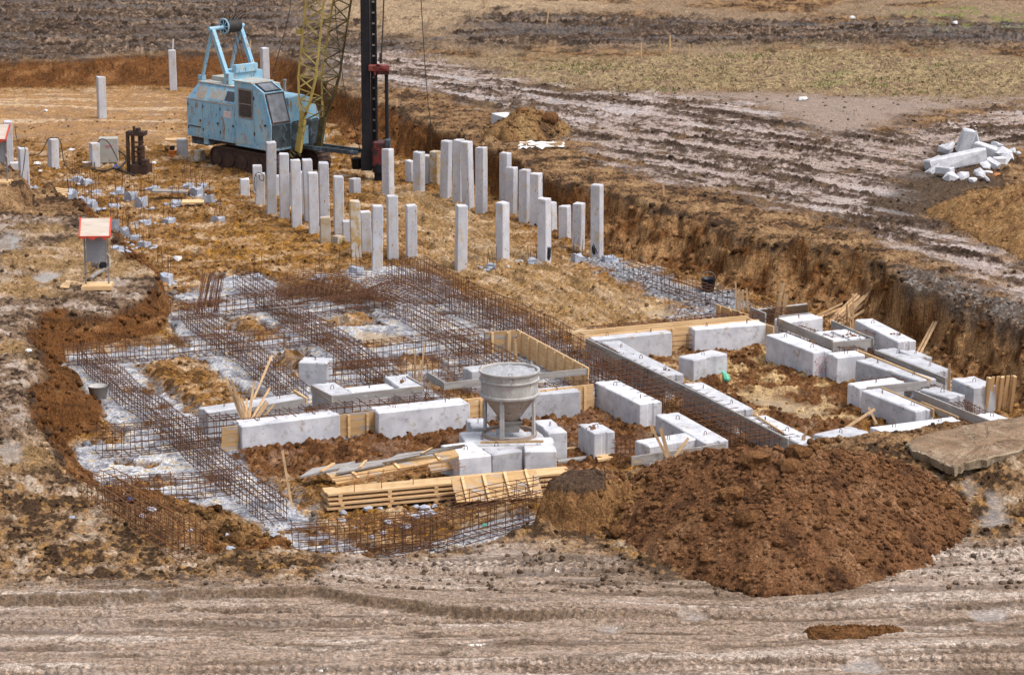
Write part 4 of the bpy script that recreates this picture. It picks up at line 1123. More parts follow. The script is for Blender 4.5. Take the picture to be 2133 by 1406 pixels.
# ------------------------------------------------------------------ rebar cages
def bars_mesh(segs, r):
    b = MB()
    for p, q in segs: b.bar(p, q, r, 4, caps=False)
    return b
def cage(x0, y0, x1, y1, w, h, lab, z0=.07, nw=4, nh=4, step=.21, ties=.0, r=.0080, tilt=0.0, z1=None, new=False, name="rebar_cage"):
    """cage whose near bottom edge runs between two photo points on the floor; local y runs away / to the right"""
    a, b = W(x0, y0, z0), W(x1, y1, z0 if z1 is None else z1)
    L = math.hypot(b.x - a.x, b.y - a.y); ang = math.atan2(b.y - a.y, b.x - a.x)
    dz = (b.z - a.z) / L
    t = thing(name, lab, "rebar cage", (a.x, a.y, z0), ang, "rusty rebar cages of the strip foundation")
    rr = random.Random(lab); segs = []; st = []
    ns_ = max(2, int(L / .9)); f1, f2 = rr.uniform(0, 6), rr.uniform(0, 6)
    oy = lambda x: .035 * math.sin(x * .9 + f1) + .02 * math.sin(x * 2.3 + f2)
    oz = lambda x: .025 * math.sin(x * .75 + f2) + .015 * math.sin(x * 2.1 + f1)
    ys = [w * i / (nw - 1) for i in range(nw)]; zs = [h * i / (nh - 1) for i in range(nh)]
    pos = [(y, z) for y in ys for z in (0, h)] + [(y, z) for y in (0, w) for z in zs[1:-1]]
    for (y, z) in pos:
        e0, e1 = rr.uniform(-.25, .05), rr.uniform(-.05, .25); j = rr.uniform(-.015, .015)
        m = [e0] + [L * k_ / (ns_ + 1) for k_ in range(1, ns_ + 1)] + [L + e1]
        pr = None
        for x in m:
            q = (x, y + j + oy(x) + rr.uniform(-.015, .015), z + oz(x) + rr.uniform(-.015, .015) + dz * x)
            if pr: segs.append((pr, q))
            pr = q
    n = max(2, int(L / step))
    for i in range(n + 1):
        x = L * i / n + rr.uniform(-.045, .045); k = dz * x + oz(x); o = rr.uniform(-.04, .04); v = oy(x)
        lo, hi = -rr.uniform(.0, .06), h + rr.uniform(0, .05)
        st += [((x, ys[0] + v, lo + k), (x + o, ys[0] + v, hi + k)), ((x, ys[-1] + v, lo + k), (x + o, ys[-1] + v, hi + k)),
               ((x, v - .05, h + k), (x + o, w + v + .05, h + k)), ((x, v - .03, k), (x, w + v + .03, k))]
        if nw > 3 and w > .7:
            st += [((x, y, lo + k), (x + o, y, hi + k)) for y in ys[1:-1]]
    if ties:
        nt_ = max(2, int(L / ties))
        for i in range(nt_):
            x = L * (i + .5) / nt_
            st.append(((x, -.25, h + .02 + dz * x), (x + .03, w + .25, h + .02 + dz * x)))
    if tilt: t.rotation_euler.x = tilt
    bars_mesh(segs, r * 1.1).build("long_bars", M['rebar_new' if new else 'rebar'], t)
    bars_mesh(st, r * .9).build("stirrups", M['rebar'], t)
    return t
CAGES = [
 dict(p=(375, 668, 640, 636), w=.5, h=.42, lab="cage running across behind the leaning bar bundles at the far left"),
 dict(p=(642, 661, 815, 641), w=.5, h=.42, lab="far cage continuing right of the bent steel pipe, in front of the mesh heap"),
 dict(p=(148, 763, 690, 718), w=.5, h=.42, ties=1.2, lab="long cage across the left part, from the left bank to the middle"),
 dict(p=(700, 770, 1010, 735), w=.6, h=.50, lab="dense cage crossing just behind the loose stakes left of the plank wall"),
 dict(p=(690, 808, 985, 784), w=.5, h=.48, lab="cage passing behind the three-sided enclosure"),
 dict(p=(215, 952, 470, 925), w=.55, h=.58, ties=.5, nh=5, lab="short high cage at the front left, left of the brown board end"),
 dict(p=(470, 925, 900, 875), w=.50, h=.50, ties=.45, nh=5, lab="cage right behind the two front-left blocks with pale cross rods"),
 dict(p=(900, 875, 1240, 842), w=.50, h=.50, ties=.6, nh=5, lab="cage behind the hopper along the orange panels"),
 dict(p=(255, 1052, 475, 1030), w=.45, h=.44, nh=5, lab="low cage crossing nearest the dirt ramp at the front left"),
 dict(p=(628, 1166, 905, 1140), w=.55, h=.62, nh=6, lab="front cage sunk behind the road edge, left half"),
 dict(p=(840, 1162, 1135, 1088), w=.55, h=.60, nh=6, lab="front cage sunk behind the road edge, right half against the cut soil"),
 dict(p=(158, 758, 548, 1090), w=.5, h=.42, nw=4, lab="long cage along the left bank running toward the viewer"),
 dict(p=(378, 669, 600, 842), w=.5, h=.42, lab="cage toward the viewer in the second line from the left bank"),
 dict(p=(485, 600, 850, 850), w=.5, h=.42, lab="cage toward the viewer in the third line, left of the three-sided enclosure"),
 dict(p=(801, 648, 1040, 790), w=.6, h=.42, lab="cage toward the viewer in the fourth line, ending at the stained panel"),
 dict(p=(801, 580, 1235, 800), w=1.15, h=.50, nw=6, lab="wide cage from the front pile row down to the plank wall"),
 dict(p=(1225, 800, 1560, 968), w=.95, h=.50, nw=5, ties=.35, lab="wide cage between the room's left wall and the hopper side blocks"),
 dict(p=(1300, 577, 1480, 640), w=.55, h=.40, nw=3, nh=3, step=.24, r=.008, lab="light cage standing on the gravel below the right bank"),
 dict(p=(1238, 726, 1595, 692), w=.35, h=.50, nh=4, lab="narrow cage between the two long boards of the room's back wall"),
 dict(p=(1588, 690, 1815, 782), w=.42, h=.40, lab="narrow cage in the trench right of the red-written block"),
 dict(p=(1800, 770, 2030, 902), w=.42, h=.36, lab="narrow cage in the trench beside the outer grey edge boards"),
 dict(p=(1733, 738, 1835, 727), w=.4, h=.44, lab="short cage in front of the small grey frame"),
 dict(p=(1815, 838, 1925, 823), w=.4, h=.44, lab="short cage in front of the cross block's grey board"),
 dict(p=(1560, 660, 1625, 686), w=.4, h=.40, lab="stub of cage between the first two stake bundles"),
 dict(p=(1716, 690, 1740, 700), w=.4, h=.42, lab="stub of cage between the outer top block and the small frame"),
 dict(p=(170, 1036, 372, 1166), w=.75, h=.48, z0=G(182, 1030).z + .05, z1=G(372, 1160).z + .02, new=True, lab="orange loose cage lying on the dirt ramp at the lower left"),
 dict(p=(935, 1078, 1130, 1040), w=.4, h=.34, z0=.35, nw=3, nh=3, step=.35, lab="light cage resting on the stained leaning panel"),
 dict(p=(1290, 962, 1545, 948), w=.4, h=.40, z0=.0, lab="cage end showing behind the front heap's crest"),
]
for c in CAGES:
    c = dict(c); p = c.pop('p'); cage(*p, **c)
# loose flat lattice on the stack of boards
t = thing("rebar_lattice", "small loose rebar lattice lying on the aslant panel and stack", "rebar lattice", W(700, 1010, .55), math.radians(24))
sg = [((0, y, 0), (2.9, y + .05, .05)) for y in (0, .25, .5)] + [((x, -.12, .0), (x + .35, .65, .02)) for x in np.arange(.3, 2.7, .33)] + [((x, 0, 0), (x, 0, -.2)) for x in (.4, 1.0, 1.7)]
bars_mesh(sg, .009).build("bars", M['rebar_new'], t)
# loose lattice sticking out of the room's back wall
t = thing("rebar_lattice", "rebar lattice jutting out in front of the room's back wall blocks", "rebar lattice", W(1392, 722, .18), math.radians(18))
sg = [((0, 0, z), (1.45, 0, z)) for z in (0, .12, .26)] + [((.5, .2, .05), (1.6, .25, .1))] + [((x, 0, -.12), (x, 0, .30)) for x in (.03, .5, .72)]
bars_mesh(sg, .009).build("bars", M['rebar'], t)
# leaning bundles of straight bars
for i, (x0, y0, x1, y1) in enumerate([(412, 655, 428, 572), (424, 640, 440, 570), (438, 636, 449, 572), (448, 650, 461, 570)]):
    a = W(x0, y0, .05); b = RY(x1, y1, a.y + .5)
    m = MB()
    for k in range(9):
        o = Vector((random.gauss(0, .03), random.gauss(0, .03), 0))
        m.bar(a + o, b + o * 1.2 + Vector((0, 0, random.uniform(-.15, .1))), .009, 4)
    tag(m.build("rebar_bundle", M['rebar']), "bundle of long rusty bars leaning steeply at the far left cage", "rebar bundle", "leaning bundles of bars")
# heap of welded mesh sheets
t = thing("rebar_mesh_heap", "heap of rusty welded mesh sheets dumped left of the front pile row", "rebar mesh", W(715, 640, 0), 0)
for k in range(7):
    r = random.Random(k + 50)
    ang = r.uniform(-.9, -.3) + (0 if k % 2 else .35); cx, cy = r.uniform(-1.1, 1.2), r.uniform(-.2, 2.4)
    tx_, ty_ = r.uniform(-.12, .15), r.uniform(-.1, .22)
    hw, hd = r.uniform(.9, 1.3), r.uniform(.6, .95)
    def T(u, v):
        x = u * math.cos(ang) - v * math.sin(ang); y = u * math.sin(ang) + v * math.cos(ang)
        return (cx + x, cy + y, .22 + k * .05 + u * tx_ + v * ty_ - .18 * (u * u) / 1.2)
    sg = []
    for u in np.arange(-hw, hw, .14):
        sg += [(T(u, -hd), T(u, 0)), (T(u, 0), T(u, hd))]
    for v in np.arange(-hd, hd, .14):
        sg += [(T(-hw, v), T(-hw * .35, v)), (T(-hw * .35, v), T(hw * .35, v)), (T(hw * .35, v), T(hw, v))]
    bars_mesh(sg, .008).build("mesh_sheet", M['rebar'], t)
# bent galvanised pipe lying on the far cage
a = W(560, 643, .52); b = W(642, 636, .52)
tag(MB().tube([a, a.lerp(b, .5), b, b + Vector((.12, -.05, -.03)), b + Vector((.18, -.1, -.12))], .018, 6).build("steel_pipe", M['steel'], smooth=True), "thin bent steel pipe lying on the far cage", "pipe")

# ------------------------------------------------------------------ stakes
def stake(x0, y0, z0, x1, y1, dy, lab, group=None, w=.055, name="wooden_stake", mm='stake', thk=.035):
    a = W(x0, y0, z0); b = RY(x1, y1, a.y + dy)
    d = (a - b).normalized()
    a = a + d * .30
    m = MB(); m.plank(a, b, w, thk, (0, 1, 0))
    return tag(m.build(name, M[mm]), lab, "stake", group)
FANS = [
 ("thin stake in the fan of stakes standing behind the front-left block", "fan of stakes behind the front-left block",
  [(506, 880, 470, 786, .2), (508, 880, 482, 790, .1), (512, 880, 476, 806, .2), (514, 880, 496, 822, .1), (509, 880, 484, 820, .1), (518, 880, 504, 830, .2), (516, 878, 530, 795, .3),
   (519, 878, 526, 815, .3), (513, 880, 514, 830, .2), (521, 878, 562, 808, .3), (530, 876, 554, 834, .2), (534, 876, 558, 838, .2), (545, 872, 571, 842, .2)]),
 ("thin stake of the first upright bundle at the gravel's end", "first upright stake bundle", [(1536, 662, 1532, 588, .0), (1541, 662, 1540, 604, .05), (1548, 664, 1547, 604, 0), (1560, 668, 1555, 600, .1)]),
 ("thin stake of the second upright bundle by the weathered panel", "second upright stake bundle",
  [(1614, 662, 1628, 590, 0), (1617, 662, 1633, 590, .1), (1622, 664, 1626, 612, 0), (1628, 662, 1636, 612, .1), (1632, 660, 1640, 616, 0)]),
 ("stake of the upright bundle rising behind the small grey frame", "stake bundle behind the small frame", [(1764, 680, 1764, 632, 0), (1770, 682, 1772, 634, 0), (1777, 682, 1777, 612, 0), (1772, 684, 1767, 640, .1)]),
 ("stake lying slanted against the bank behind the small grey frame", "slanted stakes against the bank",
  [(1705, 656, 1755, 632, .2), (1715, 658, 1788, 628, 1.6), (1734, 662, 1785, 612, 1.0), (1738, 664, 1790, 616, 1.2), (1742, 668, 1800, 616, 1.4), (1750, 672, 1812, 608, 1.5), (1760, 662, 1845, 600, 1.8), (1765, 668, 1833, 627, 1.5)]),
 ("stake of the pair leaning on the bank right of the tilted block", "pair of stakes leaning on the right bank", [(1917, 722, 1945, 670, .5), (1923, 724, 1951, 670, .5)]),
 ("upright stake of the trio beside the enclosure left of the hopper", "stakes by the enclosure left of the hopper", [(865, 796, 864, 735, 0), (869, 800, 877, 750, .1), (876, 802, 884, 712, .1)]),
 ("upright stake in front of the stained panel behind the hopper", "stakes in front of the stained panel", [(1046, 744, 1047, 715, 0), (1056, 748, 1057, 694, 0), (1062, 748, 1063, 690, 0), (1071, 748, 1072, 712, 0), (1076, 750, 1074, 706, 0)]),
]
for lab, grp, L_ in FANS:
    for (x0, y0, x1, y1, dy) in L_:
        stake(x0, y0, .50 if 'front-left' in lab else .16, x1, y1, dy, lab, grp, w=random.uniform(.042, .058))
stake(1393, 960, .45, 1355, 885, .1, "left stake of the three crossed ones over the grey front board", "crossed stakes over the front board")
stake(1396, 962, .40, 1376, 892, .15, "thick middle stake of the three crossed ones over the grey front board", "crossed stakes over the front board", w=.08)
stake(1400, 958, .45, 1434, 912, .1, "right stake of the three crossed ones, leaning right", "crossed stakes over the front board")
stake(609, 1060, .0, 588, 938, .25, "single pole stuck upright in the sand left of the timber stack", w=.045, mm='stake')
stake(1672, 918, .55, 1680, 896, 0, "stake stub at the small buried block end")
stake(1977, 790, .3, 1978, 758, 0, "lone upright stake beside the rightmost block")
stake(1770, 886, .35, 1822, 852, .4, "pale stick leaning over the soil inside the room toward the dark-stained block")
stake(1816, 862, .25, 1827, 884, -.5, "curved pale lath lying in the room near the long right block")
stake(1585, 872, .62, 1632, 902, -1.2, "thin stick lying along a block top of the room's left wall", w=.04)
stake(1030, 921, .66, 1132, 919, .05, "thin stick lying at the near edge of the hopper platform", w=.05)
stake(520, 850, .3, 566, 742, .6, "long pole leaning over the second cage line", w=.05)
stake(1936, 845, .5, 1996, 870, -.9, "thin pale strip lying in the narrow right trench", w=.05)
stake(690, 820, .35, 687, 805, 0, "short rusty peg at the enclosure's front board", w=.05, mm='rust')
stake(1060, 301, 1.32, 1170, 297, .2, "pale lath lying on the bank beside the white plastic", w=.08)
stake(1100, 306, 1.32, 1172, 299, .1, "second pale lath lying on the bank by the white plastic", w=.08)
FS = [(1139, 52, 1144, 16, 'wood', "tallest survey stake far out in the field"), (1396, 110, 1396, 74, 'wood', "survey stake in the field at the edge of the dry grass"), (1436, 122, 1437, 94, 'wood', "thinner survey stake right of the one at the grass edge"),
      (1563, 146, 1564, 108, 'stake', "survey stake standing in the dry grass"), (1336, 117, 1336, 90, 'wood', "short survey stake left of the field pair"), (827, 224, 826, 206, 'wood', "small peg on the bank right of the mast"),
      (1384, 412, 1381, 380, 'stake', "peg on the bank above the gully"), (1012, 18, 1011, 0, 'wood', "peg at the very top of the field"), (360, 108, 361, 82, 'white', "white peg at the far bank left of the gantry"), (521, 100, 522, 86, 'wood', "small pale peg on the far bank by the gantry")]
for (x0, y0, x1, y1, mm, lab) in FS:
    stake(x0, y0, G(x0, y0, 1.4).z, x1, y1, 0, lab, "survey pegs", w=.06, name="survey_stake", mm=mm)

# ------------------------------------------------------------------ soil heaps
def lumps_soil(P, R, seed, jag=.25):
    """many clods as one vertex/face set"""
    r = np.random.default_rng(seed); n = len(P)
    A = r.normal(size=(n, 3, 3)); Q = np.linalg.qr(A)[0]
    V = np.where((R > .07)[:, None, None], 1.0, 1.0) * ICO_V[None]
    V = V * (1 + jag * (r.random((n, len(ICO_V), 1)) * 2 - 1))
    V = np.einsum('nij,nkj->nki', Q, V) * (R[:, None, None] * np.array([1, 1, .8])) + P[:, None, :]
    F = (ICO_FA[None] + (np.arange(n) * len(ICO_V))[:, None, None]).reshape(-1, 3)
    return V.reshape(-1, 3), F

def big_lump(p, R, seed):
    q = np.random.default_rng(seed)
    d = ICO2_V
    s = 1 + .10 * (np.random.default_rng(seed + 1).random(len(d)) - .5) + .16 * np.sin(d @ q.normal(size=3) * 2.4 + q.random() * 6) + .14 * np.sin(d @ q.normal(size=3) * 4.1) + .08 * (q.random(len(d)) - .5)
    return d * s[:, None] * R * np.array([1.15, 1, .85]) + np.array(p)

def heap(name, label, cat, poly, z0, profile, colfn, cell, seed, nclod=0, rclod=(.02, .10), big=(), extra=None, rough=1.0, group=None, base=None):
    P = pw(poly, z0)
    xs = [p[0] for p in P] + ([p[0] for p in BLK] if extra else []); ys = [p[1] for p in P] + ([p[1] for p in BLK] if extra else [])
    X, Y = np.meshgrid(np.arange(min(xs) - .3, max(xs) + .3, cell, dtype=np.float32), np.arange(min(ys) - .3, max(ys) + .3, cell * 1.3, dtype=np.float32))
    g = terrain(X, Y)[0] if base is None else np.full(X.shape, base, np.float32)
    n1 = fbm(X, Y, 1.2, 4, seed); n2 = fbm(X, Y, .4, 4, seed + 9, .65); p1 = puffy(X, Y, .5, seed + 20)
    d = sdf(P, X + .18 * n1, Y + .22 * n1, 9.0) + .10 * n2
    h = profile(np.maximum(d, 0), X, Y)
    h = h + rough * np.minimum(np.maximum(d, 0) * .5, 1) * (.16 * n1 + .10 * n2 + .10 * (p1 - .3) + .16 * clods(X, Y, .34, seed, .6) + .10 * clods(X, Y, .16, seed + 1, .7))
    if extra is not None: e_ = extra(X, Y, n1, n2); d = np.where(e_ > .02, np.maximum(d, .05), d); h = np.maximum(h * (d > 0), e_)
    Zh = np.where((d > 0) | (h > .02), g + h, g - .25)
    col = colfn(X, Y, h, n1, n2)
    me_v = [np.stack([X, Y, Zh], -1).reshape(-1, 3)]
    R, K = X.shape
    i = np.arange(R * K).reshape(R, K)
    q = np.stack([i[:-1, :-1], i[:-1, 1:], i[1:, 1:], i[1:, :-1]], -1).reshape(-1, 4)
    keep = (h.reshape(-1)[q] > .015).any(1)
    q = q[keep]
    cols = [col.reshape(-1, 3)]; tris = []
    nv = R * K
    r = np.random.default_rng(seed + 5)
    def sample(n):
        pts = []
        while len(pts) < n:
            x = r.uniform(min(xs), max(xs), n * 2).astype(np.float32); y = r.uniform(min(ys), max(ys), n * 2).astype(np.float32)
            k = sdf(P, x, y) > -.12 * 0 + r.uniform(-.12, .1)
            pts += list(zip(x[k], y[k]))
        return np.array(pts[:n])
    def at(x, y):
        c = np.clip(((x - X[0, 0]) / cell).astype(int), 0, K - 1); rr = np.clip(((y - Y[0, 0]) / (cell * 1.3)).astype(int), 0, R - 1)
        return Zh[rr, c], col[rr, c]
    if nclod:
        p = sample(nclod); zz, cc = at(p[:, 0], p[:, 1])
        rad = rclod[0] + (rclod[1] - rclod[0]) * r.random(nclod) ** 3.5
        V, F = lumps_soil(np.column_stack([p, zz + rad * .25]), rad, seed + 6)
        tris.append(F + nv); nv += len(V); me_v.append(V)
        cols.append(np.repeat(cc * (0.75 + .6 * r.random((nclod, 1))), len(ICO_V), 0))
    for bi, (px, py, zg, rad) in enumerate(big):
        w = W(px, py, zg); zz, cc = at(np.array([w.x]), np.array([w.y]))
        V = big_lump((w.x, w.y, zz[0] + rad * .25), rad, seed + 40 + bi)
        tris.append(ICO2_F + nv); nv += len(V); me_v.append(V)
        cols.append(np.repeat(np.array([[.165, .082, .038]]) * (.85 + .5 * r.random()), len(V), 0) * (.8 + .4 * r.random((len(V), 1))))
    V = np.concatenate(me_v); T = np.concatenate(tris) if tris else np.zeros((0, 3), int)
    me = bpy.data.meshes.new(name)
    me.vertices.add(len(V)); me.vertices.foreach_set("co", V.astype(np.float32).ravel())
    me.loops.add(q.size + T.size)
    me.loops.foreach_set("vertex_index", np.concatenate([q.ravel(), T.ravel()]).astype(np.int32))
    me.polygons.add(len(q) + len(T))
    me.polygons.foreach_set("loop_start", np.concatenate([np.arange(0, q.size, 4), q.size + np.arange(0, T.size, 3)]).astype(np.int32))
    me.polygons.foreach_set("use_smooth", np.concatenate([np.ones(len(q), bool), np.zeros(len(T), bool)]))
    finish_soil(me, np.clip(np.concatenate(cols), .005, .9), np.zeros(len(V), np.float32), M['soil'])
    o = bpy.data.objects.new(name, me); C.objects.link(o)
    return tag(o, label, cat, group)

def heapcol(c0, c1, c2):
    def f(X, Y, h, n1, n2):
        q = fbm(X, Y, .8, 5, 301, .7); q2 = fbm(X, Y, 2.4, 3, 305)
        col = mixv(np.broadcast_to(np.float32(c0), X.shape + (3,)), sstep(.02, .35, q + .4 * q2), c1)
        col = mixv(col, sstep(-.05, -.35, q + .3 * n2), c2)
        return col * (1 + .2 * perlin(X / .07, Y / .07, 309) + .2 * n2)[..., None]
    return f

BLK = pw([(1113, 1108), (1180, 1118), (1242, 1116), (1300, 1100), (1330, 1082), (1250, 1072), (1170, 1074), (1132, 1085)], .5)
def cut_block(X, Y, n1, n2):
    d = sdf(BLK, X + .10 * n1, Y + .12 * n1, 5)
    return np.interp(d + .05 * n2, [-.10, 0, .07, .20, .34, 1.0], [0, .16, .50, .84, .93, .95]).astype(np.float32) * (d > -.2) + .08 * n2 * (d > 0) + .12 * n1 * (d > .2)
def heapcol_main(X, Y, h, n1, n2):
    c = heapcol((.170, .083, .041), (.235, .126, .067), (.090, .045, .025))(X, Y, h, n1, n2)
    d = sdf(BLK, X, Y, 5)
    wallc = mixv(np.broadcast_to(np.float32((.27, .145, .065)), X.shape + (3,)), sstep(.0, .3, fbm(X * 2.5, h * 1.2 + Y * .4, .5, 4, 331, .7)), (.15, .075, .036))
    c = c + (wallc - c) * ((d > -.3) * (d < .34) * (h < .86))[..., None]
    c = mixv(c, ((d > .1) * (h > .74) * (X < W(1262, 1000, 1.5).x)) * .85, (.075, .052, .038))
    return c
HP = [(1238, 1075), (1262, 1108), (1300, 1140), (1350, 1172), (1400, 1192), (1460, 1213), (1530, 1232), (1600, 1242), (1690, 1242), (1780, 1233), (1870, 1216), (1950, 1190), (2010, 1150), (2048, 1112),
      (2035, 1066), (1980, 1040), (1860, 1020), (1600, 1015), (1400, 1015), (1290, 1025), (1250, 1045)]
pk = W(1560, 1120, .6)
def prof_main(d, X, Y):
    h = 2.05 * (1 - np.exp(-d / 2.15))
    return h * (1 - .10 * sstep(0, 6, X - pk.x - 2.0)) * (1 - .18 * sstep(1.0, 4.5, pk.x - X))
BIG = [(1240 + 55, 1040, .6, .20), (1300, 1095, .6, .17), (1330, 1130, .6, .13), (1365, 1120, .6, .16), (1290, 1115, .6, .2), (1395, 1160, .6, .14), (1440, 1150, .6, .12), (1520, 1150, .6, .33), (1570, 1120, .6, .30), (1480, 1160, .6, .22),
       (1555, 1180, .6, .34), (1640, 1128, .6, .35), (1660, 1110, .6, .24), (1690, 1105, .6, .16), (1600, 1150, .6, .2), (1470, 1195, .6, .2), (1455, 1215, .6, .15), (1880, 1140, .6, .24), (1965, 1095, .7, .28), (1985, 1110, .7, .18), (1860, 1180, .6, .18),
       (1700, 1190, .6, .12), (1760, 1170, .6, .14), (1380, 1200, .6, .12), (1350, 1180, .6, .15), (1750, 1200, .6, .1), (1400, 1100, .6, .2), (1360, 1075, .6, .22), (1620, 1205, .6, .12), (1500, 1230, .6, .10), (2030, 1105, .7, .14), (1560, 1225, .6, .11), (1795, 1205, .6, .12)]
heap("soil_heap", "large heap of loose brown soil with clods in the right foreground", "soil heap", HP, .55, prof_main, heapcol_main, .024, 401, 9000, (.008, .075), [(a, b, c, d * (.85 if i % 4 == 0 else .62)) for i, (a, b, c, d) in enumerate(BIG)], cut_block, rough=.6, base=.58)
heap("soil_heap", "brown soil heap rising at the right edge below the rubble", "soil heap", [(1925, 445), (1960, 465), (2040, 505), (2133, 545), (2300, 590), (2500, 560), (2500, 420), (2250, 400), (2133, 412), (2040, 425), (1960, 430)], 1.45,
     lambda d, X, Y: 1.15 * (1 - np.exp(-d / 1.9)), heapcol((.29, .165, .075), (.38, .24, .12), (.17, .09, .045)), .05, 421, 900, (.02, .09))
heap("soil_heap", "small brown soil heap at the end of the lone white beam", "soil heap", [(1000, 285), (1050, 296), (1110, 296), (1180, 285), (1192, 272), (1150, 262), (1080, 258), (1030, 266)], 1.3,
     lambda d, X, Y: .95 * (1 - np.exp(-d / .85)), heapcol((.24, .135, .062), (.30, .19, .09), (.10, .06, .035)), .05, 431, 500, (.02, .10), [(1143, 282, 1.3, .28), (1090, 280, 1.3, .2)])
heap("soil_spill", "thin strip of brown soil spilled on the wheel tracks in the foreground", "soil", [(1668, 1318), (1700, 1330), (1800, 1334), (1870, 1328), (1878, 1322), (1830, 1316), (1760, 1312), (1700, 1311)], .6,
     lambda d, X, Y: .12 * (1 - np.exp(-d / .10)), heapcol((.155, .075, .033), (.21, .11, .055), (.10, .05, .025)), .022, 441, 350, (.012, .035), rough=.25)
# clods of mud lying about on all the trodden soil
def scatter(name, n, seed, rfun, colj, region):
    r = np.random.default_rng(seed)
    xy = region(r, n)
    z, c, w = terrain(xy[:, 0], xy[:, 1])
    rad = rfun(r, len(xy))
    k = np.ones(len(xy), bool)
    for Pp, hw in STRIPS_W: k &= dist(Pp, xy[:, 0], xy[:, 1], closed=False) > hw * .8
    k &= w < .75
    xy, z, c, rad = xy[k], z[k], c[k], rad[k]
    V, F = lumps_soil(np.column_stack([xy, z + rad * .3]), rad, seed + 1, .3)
    col = np.repeat(np.clip(c * (colj[0] + (colj[1] - colj[0]) * r.random((len(xy), 1))), .01, .8), len(ICO_V), 0)
    me = bpy.data.meshes.new(name)
    me.vertices.add(len(V)); me.vertices.foreach_set("co", V.astype(np.float32).ravel())
    me.loops.add(F.size); me.loops.foreach_set("vertex_index", F.ravel().astype(np.int32))
    me.polygons.add(len(F)); me.polygons.foreach_set("loop_start", np.arange(0, F.size, 3, dtype=np.int32))
    finish_soil(me, col, np.zeros(len(V), np.float32), M['soil'])
    o = bpy.data.objects.new(name, me); C.objects.link(o)
    return tag(o, kind="stuff")
def region_wall(r, n):
    y = 1 / r.uniform(1 / 108, 1 / 53, n); x = r.uniform(-.19, .2, n) * y
    x = x.astype(np.float32); y = y.astype(np.float32)
    it = inside(TOE_W, x, y); ic = inside(CREST_W, x, y)
    d = dist(TOE_W, x, y)
    k = (ic & ~it) | (it & (d < .9) & (r.random(n) < .5 * np.exp(-d / .35)))
    return np.column_stack([x, y])[k].astype(np.float32)
def region_all(r, n):
    y = 1 / r.uniform(1 / 110, 1 / 49.5, n); x = r.uniform(-.2, .2, n) * y
    m = (fbm(x, y, 2.0, 3, 71) > -.12) | (r.random(n) < .35)
    return np.column_stack([x, y])[m].astype(np.float32)
scatter("mud_clods", 22000, 5, lambda r, n: .012 + .055 * r.random(n) ** 3, (.45, 1.05), region_all)

scatter("bank_clods", 42000, 15, lambda r, n: .015 + .10 * r.random(n) ** 5, (.55, 1.35), region_wall)

# ------------------------------------------------------------------ dry grass of the far field
def grass():
    r = np.random.default_rng(9); n = 45000
    y = r.uniform(96, 128, n); x = r.uniform(-.02, .24, n) * y
    g = sdf(Z['grass'], x.astype(np.float32), y.astype(np.float32)) + 2 * fbm(x, y, 5, 3, 77)
    k = (g > 0) & (fbm(x, y, 2.2, 4, 79) > .04)
    x, y = x[k], y[k]; n = len(x)
    z, c, _ = terrain(x, y)
    h = r.uniform(.04, .16, n); a = r.random(n) * 6.28; w = r.uniform(.015, .03, n); lx = r.normal(0, .12, n); ly = r.normal(0, .12, n)
    V = np.stack([np.column_stack([x - w * np.cos(a), y - w * np.sin(a), z - .02]), np.column_stack([x + w * np.cos(a), y + w * np.sin(a), z - .02]), np.column_stack([x + lx, y + ly, z + h])], 1).reshape(-1, 3)
    me = bpy.data.meshes.new("dry_grass")
    me.vertices.add(len(V)); me.vertices.foreach_set("co", V.astype(np.float32).ravel())
    me.loops.add(n * 3); me.loops.foreach_set("vertex_index", np.arange(n * 3, dtype=np.int32))
    me.polygons.add(n); me.polygons.foreach_set("loop_start", np.arange(0, n * 3, 3, dtype=np.int32))
    gcx = np.where((fbm(x, y, 4, 2, 83) > .32)[:, None], np.array([[.20, .24, .06]]), np.array([[.46, .37, .20]])) * r.uniform(.6, 1.15, (n, 1))
    finish_soil(me, np.repeat(gcx, 3, 0), np.zeros(n * 3, np.float32), M['soil'])
    o = bpy.data.objects.new("dry_grass", me); C.objects.link(o)
    tag(o, kind="stuff")
grass()

# ------------------------------------------------------------------ crushed pile heads with bare bars
STUMPS = [(161, 378, .22, 0), (198, 402, .15, 0), (146, 402, .2, 0), (152, 416, .26, 1), (174, 430, .28, 1), (192, 440, .24, 1), (248, 404, .26, 0), (272, 418, .28, 1), (294, 432, .30, 1),
    (237, 433, .2, 0), (320, 399, .2, 0), (301, 468, .26, 0), (351, 464, .22, 0), (239, 483, .32, 1), (261, 492, .28, 1), (279, 500, .22, 0), (300, 514, .26, 0), (244, 519, .18, 0), (346, 592, .3, 1), (70, 408, .28, 1),
    (410, 406, .26, 1), (433, 422, .24, 1), (366, 426, .2, 0), (390, 388, .18, 0), (455, 458, .24, 0), (535, 585, .24, 0), (742, 568, .26, 0), (668, 579, .2, 0), (1203, 545, .22, 1), (1269, 543, .2, 0), (1111, 547, .18, 0), (1025, 556, .14, 0), (180, 385, .2, 0), (420, 390, .16, 0)]
